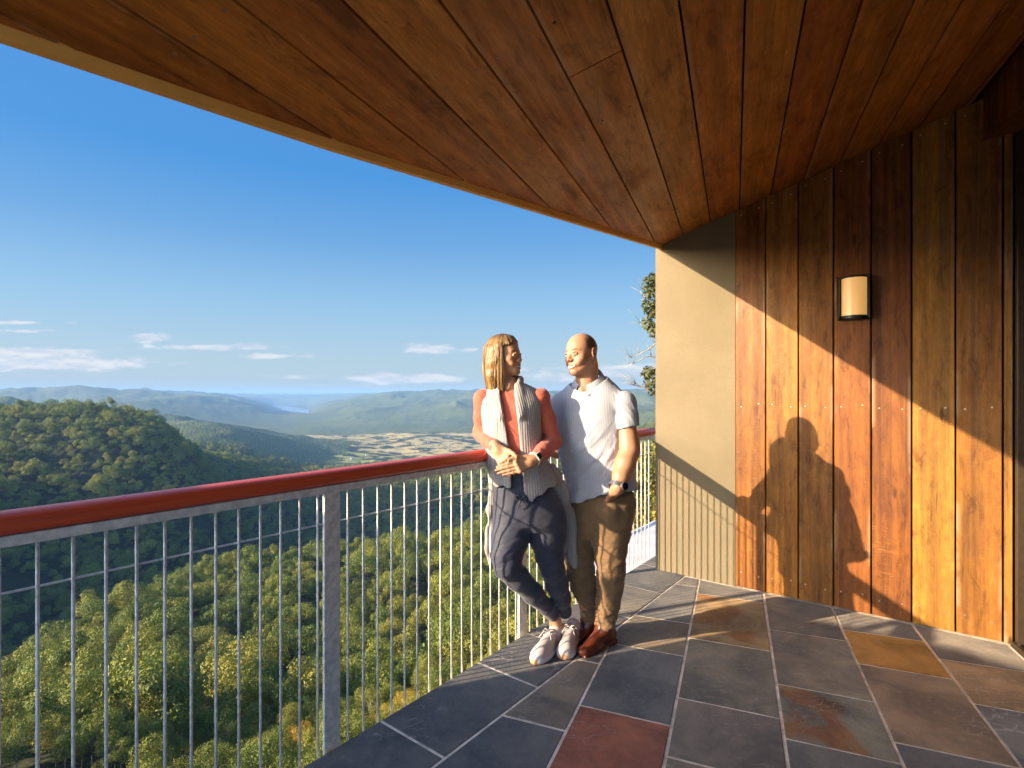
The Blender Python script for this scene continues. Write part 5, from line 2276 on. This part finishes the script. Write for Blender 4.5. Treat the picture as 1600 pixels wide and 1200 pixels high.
    Vt.cone(PX(779, 600, 2.88), PX(790, 592, 2.95), .018, .016, k=.02)
    oy = np.array([585, 600, 614, 654, 700, 730, 760, 800], np.float32)
    ol = np.array([784, 782, 781, 788, 795, 798, 799, 799], np.float32)
    orr = np.array([804, 804, 804, 809, 813, 816, 818, 822], np.float32)

    def opening(P):
        px, py = to_px(P)
        i = np.minimum(px - np.interp(py, oy, ol), np.interp(py, oy, orr) - px) / 290
        return np.minimum(i, 2.86 - P[:, 1]).astype(np.float32)
    Vt.cut(opening, .006)
    nk2 = PX(797, 596, 2.885)
    Vt.ell(nk2, (.052, .066, .085), k=.01, op='s')

    def hem(P):
        px, py = to_px(P)
        b = np.interp(px, [760, 797, 799, 818, 820, 831, 876, 892], [757, 762, 764, 764, 778, 783, 752, 748])
        b = np.where(P[:, 1] > 2.86, 800, b) + 2.0 * np.sin(px * .35)
        return ((py - b) / 290).astype(np.float32)
    Vt.cut(hem, .006)
    for c_ in ((sR, lerp(sR, eR, .6), .060), (sL, lerp(sL, eL, .6), .060)):
        Vt.cone(c_[0] + vec(-.036 if c_[0] is sR else .036, 0, -.012), c_[1] + vec(-.014 if c_[0] is sR else .014, 0, 0), c_[2] - .006, c_[2] - .004, k=.008, op='s')
    # hanging corners
    Vt2 = Solid()
    Vt2.loft([sec(735, 764, 784, 2.885, .020, .5), sec(770, 762, 784, 2.885, .022, .3), sec(805, 759, 780, 2.89, .018, .6), sec(835, 757, 776, 2.89, .020, .2), sec(862, 760, 772, 2.89, .013, .4), sec(888, 764, 768, 2.89, .007, .3)], k=0)
    Vt2.loft([sec(715, 838, 852, 2.84, .010, .2), sec(738, 850, 874, 2.855, .028, .2), sec(768, 866, 890, 2.87, .026, -.2), sec(800, 875, 897, 2.88, .020, .2), sec(835, 877, 899, 2.885, .022, -.1), sec(865, 884, 900, 2.885, .013, .2), sec(886, 895, 900, 2.885, .006, 0)], k=0)
    ribs = lambda P: (.0006 * np.sin((P[:, 0] * .95 + P[:, 1] * .5 + P[:, 2] * .06) * 2 * math.pi / .0135)).astype(np.float32)
    Vt.displace(ribs)
    Vt.displace(folds(.0050, 17, 17, 3, 12))
    Vt.displace(folds(.0010, 60, 60, 8, 15))
    Vt2.displace(ribs)
    Vt2.displace(folds(.012, 26, 20, 9, 13))
    a, b = Vt.polygonize(.0040), Vt2.polygonize(.0040)
    z = np.zeros((0, 3), np.float32)
    V, F, _ = join_meshes([(a[0], a[1], np.zeros_like(a[0])), (b[0], b[1], np.zeros_like(b[0]))])
    hang(link_mesh('vest', np_mesh('vest', V, F, True), M_knit), root)

    # leggings
    Lg = Solid()
    Lg.loft([sec(734, 772, 842, 2.84, .104), sec(745, 771, 848, 2.838, .106), sec(765, 770, 866, 2.832, .112), sec(790, 771, 880, 2.826, .122), sec(812, 772, 885, 2.82, .120), sec(826, 776, 884, 2.82, .100)], k=0)
    Lg.chain([PX(801, 806, 2.81), PX(797, 842, 2.77), PX(791, 868, 2.735), PX(793, 886, 2.72), PX(808, 902, 2.755), PX(832, 926, 2.82), PX(853, 948, 2.885), PX(864, 961, 2.925)],
             [.098, .094, .078, .067, .061, .054, .040, .036], k=.022)
    Lg.chain([PX(852, 806, 2.83), PX(855, 838, 2.83), PX(859, 867, 2.835), PX(863, 888, 2.84), PX(870, 912, 2.89), PX(877, 934, 2.94), PX(883, 956, 2.995)],
             [.102, .096, .074, .064, .060, .050, .037], k=.022)
    cr = PX(829, 842, 2.72)
    Lg.cone(PX(827, 836, 2.70), PX(834, 880, 2.70), .012, .02, k=.03, op='s')

    def wr(P):
        px, py = to_px(P)
        kn = np.exp(-((py - 890) / 26) ** 2) + .6 * np.exp(-((py - 845) / 30) ** 2) * (px < 822) + .9 * np.exp(-((py - 950) / 14) ** 2)
        return (.0026 * kn * fbm(rotated(P, 24) * np.array([14, 14, 75], np.float32), 2, 6)).astype(np.float32)
    Lg.displace(wr)
    Lg.displace(folds(.003, 18, 18, 26, 9))
    lg = solid_obj('leggings', Lg, .0042, M_legging, root)
    # drawstring bow
    mb = MB()
    k = Vector(map(float, PX(815, 780, 2.695)))
    for dx, dz, sx in ((-.028, .012, 1), (.026, .008, 1), (-.012, -.022, 0), (.020, -.024, 0)):
        p = [k, k + Vector((dx * .6, -.008, dz + .012 * sx)), k + Vector((dx, -.003, dz - .004)), k + Vector((dx * .5, -.004, dz * .4 - .008 * sx))] if sx else \
            [k, k + Vector((dx, -.006, dz)), k + Vector((dx * 1.5, 0, dz * 2.2))]
        mb.tube(p, [.008] * len(p) if sx else [.006, .004, .003], 8)
    mb.tube([k - Vector((.008, 0, 0)), k + Vector((.008, 0, 0))], .011, 8)
    ob = mb.build('drawstring_bow', M_legging, root, smooth=True)
    ob.parent = lg

    # hair: a straight bob over the shoulder blades, parted above the brow
    Hs = Solid()
    Hs.ell((0, -.016, .040), (.088, .108, .093), k=0)
    Hs.ell((0, -.045, -.02), (.086, .080, .11), k=.03)
    for sx in (-1, 1):
        Hs.chain([(sx * .058, -.034, .03), (sx * .072, -.042, -.05), (sx * .072, -.044, -.12), (sx * .066, -.044, -.19)], [.033, .030, .032, .032], k=.03)
        Hs.chain([(sx * .022, .040, .104), (sx * .074, .004, .055), (sx * .082, -.010, -.03), (sx * .080, -.014, -.12)], [.010, .013, .015, .014], k=.02)
    Hs.chain([(0, -.075, .0), (0, -.086, -.09), (0, -.075, -.185)], [.05, .048, .042], k=.04)
    Hs.ell((0, .092, -.026), (.074, .086, .120), k=.008, op='s')
    for sx in (-1, 1):
        Hs.ell((sx * .075, .070, -.05), (.05, .062, .12), k=.010, op='s')
    Hs.cut(lambda P: (-.204 + .010 * np.sin(P[:, 0] * 150 + P[:, 1] * 70) + .024 * fbm(P * np.array([120, 120, 5], np.float32), 2, 7) - P[:, 2]).astype(np.float32), .004)

    def strands(P):
        a = np.arctan2(P[:, 0], -P[:, 1] + .0)
        q = np.stack([a * 34, np.zeros(len(P)), P[:, 2] * 6], 1).astype(np.float32)
        return (.0050 * fbm(q, 3, 3, .65)).astype(np.float32)
    Hs.displace(strands)
    V, F = Hs.polygonize(.0024)
    ang = np.arctan2(V[:, 0], -V[:, 1])
    buv = np.stack([ang * .1, V[:, 2], V[:, 0]], 1)
    rs = np.random.RandomState(4)
    zt = np.array([.128, .118, .098, .06, .02, -.03, -.09, -.15, -.205])
    rx = np.array([.012, .034, .062, .086, .092, .092, .094, .095, .092])
    ry = np.array([.012, .040, .075, .108, .116, .116, .112, .106, .098])
    SV, SF, SB = [], [], []
    n0 = len(V)
    for k_ in range(520):
        a0 = rs.uniform(-2.05, 2.05)
        ln = rs.uniform(.93, 1.06)
        jit = rs.uniform(-.004, .006)
        lock = .06 * math.sin(a0 * 23)
        pts = []
        for q in range(9):
            f = q / 8
            z_ = np.interp(f, np.linspace(0, 1, 9), zt)
            z_ = z_ if z_ > 0 else z_ * ln
            aa = a0 + lock * f + .03 * math.sin(6 * f + k_) * f
            pts.append(np.array([math.sin(aa) * (np.interp(f, np.linspace(0, 1, 9), rx) + jit * min(1, 3 * f)), -.016 - math.cos(aa) * (np.interp(f, np.linspace(0, 1, 9), ry) + jit * min(1, 3 * f)) * (1 if abs(a0) < 1.5 else .9), z_]))
        b0 = n0 + len(SV)
        for q, p in enumerate(pts):
            r_ = .0016 * (1 if q < 7 else .7 if q == 7 else .25)
            nrm_ = np.array([math.sin(a0), -math.cos(a0), 0])
            tg = np.array([math.cos(a0), math.sin(a0), 0])
            for w_ in (tg * 1.4, nrm_, -tg * 1.4):
                SV.append(p + w_ * r_)
                SB.append((k_ * .0137 % .9, p[2], 0))
        for q in range(8):
            for w_ in range(3):
                SF.append((b0 + q * 3 + w_, b0 + q * 3 + (w_ + 1) % 3, b0 + q * 3 + 3 + (w_ + 1) % 3, b0 + q * 3 + 3 + w_))
    V = np.concatenate([V, np.array(SV, np.float32)])
    F = np.concatenate([F, np.array(SF)])
    buv = np.concatenate([buv, np.array(SB)])
    W = o + (V * s) @ M.T
    hang(link_mesh('hair', np_mesh('hair', W, F, True, attrs={'buv': buv}), M_hair), root)

    # shoes
    for heel, toe, an in (((0.262, 2.965, 0), (0.108, 2.715, 0), PX(867, 972, 2.935)), ((0.352, 3.02, 0.004), (0.262, 2.762, 0), PX(884, 958, 3.0))):
        S, fr = shoe(heel, toe, an, True)
        so = solid_obj('shoe', S, .0034, M_shoe, root, colf=trainer_colours(fr))
        lc = laces(fr, root, M_strap)
        lc.parent = so
    watch(root, lerp(eL, wL, .97), wL - eL, (.6, -.6, .5), .0335, True, M_strap)


# ================================================================== man
def build_man():
    root = empty('person', (0.46, 2.92, 0), 'bald man in a white striped short sleeved shirt and brown trousers, hand in pocket', 'person')
    def off(py):
        return .085 * min(1.0, max(0.0, (870 - py) / 130))

    def MPX(px, py, Y):
        return PX(px, py, Y + off(py))

    def msec(py, xl, xr, Y, ry, yaw=0.0):
        return sec(py, xl, xr, Y + off(py), ry, yaw)
    SK = (0.48, 0.235, 0.132)
    Yh = 2.90
    fw = np.array([-0.775, -0.62, -0.06])
    up = np.array([-.10, .02, 1.0])
    M = frame(fw, up)
    s = 0.97
    o = MPX(908.5, 553.0, Yh)
    neck_w = MPX(919, 622, 2.925)
    HS = head_solid(True, (neck_w - o) @ M / s)
    HV, HF = HS.polygonize(0.0021, lo=(-.12, -.16, -.30), hi=(.12, .16, .14), smooth=1)
    HC = head_colours(HV, True, SK)
    HV = o + (HV * s) @ M.T
    sL, eL, wL = MPX(975, 631, 2.84), MPX(984, 703, 2.77), MPX(964, 764, 2.695)
    sR, eR, wR = MPX(876, 634, 2.98), MPX(871, 703, 3.14), PX(848, 689, 3.24)
    B = Solid()
    B.loft([msec(618, 890, 955, 2.92, .07), msec(650, 875, 965, 2.92, .10), msec(710, 884, 972, 2.92, .105), msec(790, 902, 980, 2.92, .10)], k=0)
    B.chain([sL, eL], [.058, .046], k=.03)
    B.chain([sR, eR, lerp(eR, wR, .9)], [.058, .046, .036], k=.03)
    B.chain([MPX(955, 800, 2.89), MPX(955, 890, 2.86), MPX(946, 975, 2.93)], [.075, .055, .035], k=.03)
    B.chain([MPX(908, 800, 2.96), MPX(905, 890, 2.98), MPX(920, 968, 3.03)], [.075, .055, .035], k=.03)
    B.cone(MPX(914, 598, 2.915), MPX(907, 624, 2.885), .046, .034, k=.02)
    BV, BF = B.polygonize(0.007)
    A = Solid()
    A.chain([lerp(sL, eL, .45), lerp(sL, eL, .8), eL, lerp(eL, wL, .35), lerp(eL, wL, .7), wL], [.052, .048, .049, .050, .041, .032], k=.03)
    kn = MPX(951, 786, 2.83)
    hand(A, wL, kn, (.35, -.9, .1), -1, [(20, 25, 20)] * 4, s=1.0, thumb=MPX(945, 786, 2.80))
    AV, AF = A.polygonize(0.0032)
    A2 = Solid()
    A2.cone(lerp(eR, wR, .5), wR, .042, .030, k=.01)
    hand(A2, wR, wR + vec(-.075, -.045, -.006), (.1, .05, 1), 1, [(8, 18, 12)] * 4, s=1.0)
    A2V, A2F = A2.polygonize(0.0034)
    cs = [np.repeat(np.array([SK], np.float32), len(v), 0) for v in (BV, AV, A2V)]
    cs[1] *= (1 + .08 * fbm(AV * 50, 2, 8))[:, None]
    V, F, C = join_meshes([(HV, HF, HC), (BV, BF, cs[0]), (AV, AF, cs[1]), (A2V, A2F, cs[2])])
    hang(link_mesh('body', np_mesh('body', V, F, True, col=C), M_skin), root)

    # shirt
    T = Solid()
    yw = -.35
    T.loft([msec(578, 909, 939, 2.94, .062, yw), msec(590, 900, 950, 2.935, .076, yw), msec(599, 890, 960, 2.93, .086, yw), msec(608, 879, 969, 2.925, .098, yw), msec(618, 871, 974, 2.925, .108, yw), msec(630, 866, 974, 2.925, .122, yw), msec(650, 864, 974, 2.92, .132, yw), msec(680, 866, 977, 2.915, .140, yw),
            msec(710, 872, 982, 2.91, .143, yw), msec(740, 880, 990, 2.91, .146, yw), msec(765, 885, 996, 2.91, .150, yw), msec(795, 890, 1000, 2.91, .152, yw)], k=0)
    T.chain([MPX(955, 627, 2.89), sL], [.060, .060], k=.035)
    T.chain([MPX(886, 631, 2.96), sR, lerp(sR, eR, .62)], [.058, .060, .062], k=.03)
    SL = Solid()
    SL.chain([MPX(958, 627, 2.88), sL, lerp(sL, eL, .35), lerp(sL, eL, .75)], [.058, .062, .062, .062], k=.035)
    SL.plane(MPX(982, 668, 2.79), (.20, -.10, -1.0), k=.004)
    SL.displace(lambda P: (.004 * fbm(rotated(P, 30) * np.array([45, 20, 10], np.float32), 2, 14)).astype(np.float32))
    # neck hole
    nq = MPX(919, 600, 2.925)
    T.cut(lambda P: (P[:, 2] - (1.405 - .34 * ((P[:, 0] - nq[0]) * -.52 + (P[:, 1] - nq[1]) * -.854)) - 2.5 * np.maximum(0, np.hypot(P[:, 0] - nq[0], P[:, 1] - nq[1]) - .088)).astype(np.float32), .006)
    T.cone(MPX(921, 575, 2.935), MPX(917, 606, 2.915), .066, .060, k=.006, op='s')
    T.cone(MPX(908, 592, 2.83), MPX(902, 621, 2.77), .034, .005, k=.006, op='s')

    def hem(P):
        px, py = to_px(P)
        b = np.interp(px, [880, 896, 912, 950, 975, 1002], [787, 785, 784, 772, 768, 764]) + .5 * np.sin(px * .3)
        return ((py - b) / 290).astype(np.float32)
    T.cut(hem, .003)

    def creases(P):
        px, py = to_px(P)
        w = np.clip((py - 640) / 60, 0, 1)
        a = fbm(rotated(P, -38) * np.array([34, 16, 7], np.float32), 3, 4)
        b = fbm(P * np.array([13, 13, 6], np.float32), 2, 9)
        c = fbm(rotated(P, 30) * np.array([45, 20, 10], np.float32), 2, 14) * (px > 960)
        # folds running from the shoulder and the pocketed arm
        return (w * (.0085 * a + .006 * b) + .004 * c).astype(np.float32)
    T.displace(creases)
    # placket
    T.displace(lambda P: np.where((np.abs(to_px(P)[0] - np.interp(to_px(P)[1], [610, 640, 700, 784], [904, 898, 893, 909])) < 3.0) & (P[:, 1] < 2.94), -.0016, 0).astype(np.float32))
    V, F = T.polygonize(.0040)
    V2, F2 = SL.polygonize(.0040)
    V, F, _ = join_meshes([(V, F, np.zeros_like(V)), (V2, F2, np.zeros_like(V2))])
    xx = V[:, 0] * math.cos(yw) + V[:, 1] * math.sin(yw)
    yy = V[:, 1]
    buv = np.stack([xx * .94 + (V[:, 2] - 1.2) * .10, V[:, 2], yy], 1)
    shirt = hang(link_mesh('shirt', np_mesh('shirt', V, F, True, attrs={'buv': buv}), M_shirt), root)
    sd = shirt.modifiers.new('hem', 'SOLIDIFY')
    sd.thickness = .003
    # collar: two leaves folded over round the neck
    nc = MPX(919, 588, 2.93)
    fdir = np.array([-.52, -.854])
    sdir = np.array([.854, -.52])
    V, F, A = [], [], []
    th = np.radians(np.linspace(20, 340, 49))
    for a_ in th:
        ca, sa = math.cos(a_), math.sin(a_)
        front = max(0.0, 1 - min(a_, 2 * math.pi - a_) / math.radians(62))
        zt_ = 1.470 - .050 * ca
        for rad_, dz in ((.060, -.030), (.064, .0), (.070, .003), (.083 + .010 * front, -.016 - .018 * front), (.098 + .020 * front, -.040 - .042 * front)):
            q = nc[:2] + fdir * ca * rad_ * 1.12 + sdir * sa * rad_
            V.append((q[0], q[1], zt_ + dz))
            A.append((a_ * .06 + dz, dz, 0))
    for i in range(len(th) - 1):
        F += [(i * 5 + k, i * 5 + k + 1, i * 5 + k + 6, i * 5 + k + 5) for k in range(4)]
    V, buv = np.array(V), np.array(A)
    F = np.array(F)
    c_ = hang(link_mesh('collar', np_mesh('collar', V, F, True, attrs={'buv': buv}), M_shirt), root)
    c_.parent = shirt
    sd = c_.modifiers.new('cloth', 'SOLIDIFY')
    sd.thickness = .003
    sb = c_.modifiers.new('soft', 'SUBSURF')
    sb.levels = sb.render_levels = 2
    mb = MB()
    for py in (648, 676, 706, 738, 768):
        x = np.interp(py, [610, 640, 700, 784], [904, 898, 893, 909])
        # on the front of the shirt: march to its surface
        for Y in np.arange(2.62, 2.90, .002):
            if T.at(MPX(x, py, Y)[None, :])[0] < 0.001:
                break
        p = Vector(map(float, MPX(x, py, Y)))
        screw(mb, p, Vector((-.3, -1, 0)), .0055)
    bt = mb.build('buttons', simple('shirt_buttons', (0.6, 0.58, 0.55), 0.4), root)
    bt.parent = shirt

    # trousers
    P_ = Solid()
    P_.loft([msec(768, 896, 990, 2.915, .125, yw), msec(785, 893, 993, 2.91, .135, yw), msec(805, 890, 990, 2.91, .138, yw), msec(825, 888, 985, 2.91, .125, yw), msec(838, 890, 980, 2.91, .10, yw)], k=0)
    P_.chain([MPX(955, 808, 2.885), MPX(953, 840, 2.87), MPX(954, 868, 2.855), MPX(955, 892, 2.85), MPX(954, 915, 2.875), MPX(951, 938, 2.90), MPX(947, 958, 2.92), MPX(945, 977, 2.935)],
             [.108, .095, .080, .072, .066, .060, .056, .055], k=.025)
    P_.chain([MPX(910, 808, 2.955), MPX(907, 840, 2.96), MPX(905, 868, 2.97), MPX(906, 890, 2.975), MPX(912, 915, 3.0), MPX(920, 938, 3.02), MPX(922, 956, 3.035), MPX(920, 970, 3.04)],
             [.108, .088, .080, .076, .070, .056, .044, .050], k=.025)
    P_.cone(MPX(925, 842, 2.80), MPX(932, 900, 2.80), .008, .02, k=.02, op='s')

    def tw(P):
        px, py = to_px(P)
        a = fbm(rotated(P, 20) * np.array([16, 16, 30], np.float32), 3, 4)
        knee = np.exp(-((py - 890) / 40) ** 2)
        low = np.clip((py - 925) / 25, 0, 1)
        st = fbm(rotated(P, -25) * np.array([20, 20, 85], np.float32), 2, 2) * low * 1.3
        hip = np.exp(-((py - 815) / 30) ** 2) * fbm(rotated(P, 50) * np.array([30, 20, 10], np.float32), 2, 8)
        return (.006 * a * (.6 + knee + low) + .0055 * st * (px < 940) + .0025 * st + .004 * hip).astype(np.float32)
    P_.displace(tw)
    # the hand inside bulges the pocket
    P_.ell(MPX(951, 800, 2.795), (.050, .045, .055), k=.03)
    P_.ell(MPX(948, 782, 2.735), (.036, .020, .016), k=.01, op='s')
    solid_obj('trousers', P_, .0042, M_chino, root)

    # boots
    for heel, toe, an in (((0.565, 2.985, 0), (0.352, 2.805, 0), MPX(945, 978, 2.93)), ((0.500, 3.110, 0), (0.358, 2.955, 0), MPX(920, 970, 3.04))):
        S, fr = shoe(heel, toe, an, False)
        h_, d_, r_, u_, L_ = fr

        solid_obj('boot', S, .0036, M_leather, root)
    watch(root, lerp(eL, wL, .93), wL - eL, (.55, -.85, .15), .0435, False, M_watch)


if WITH_PEOPLE:
    build_woman()
    build_man()
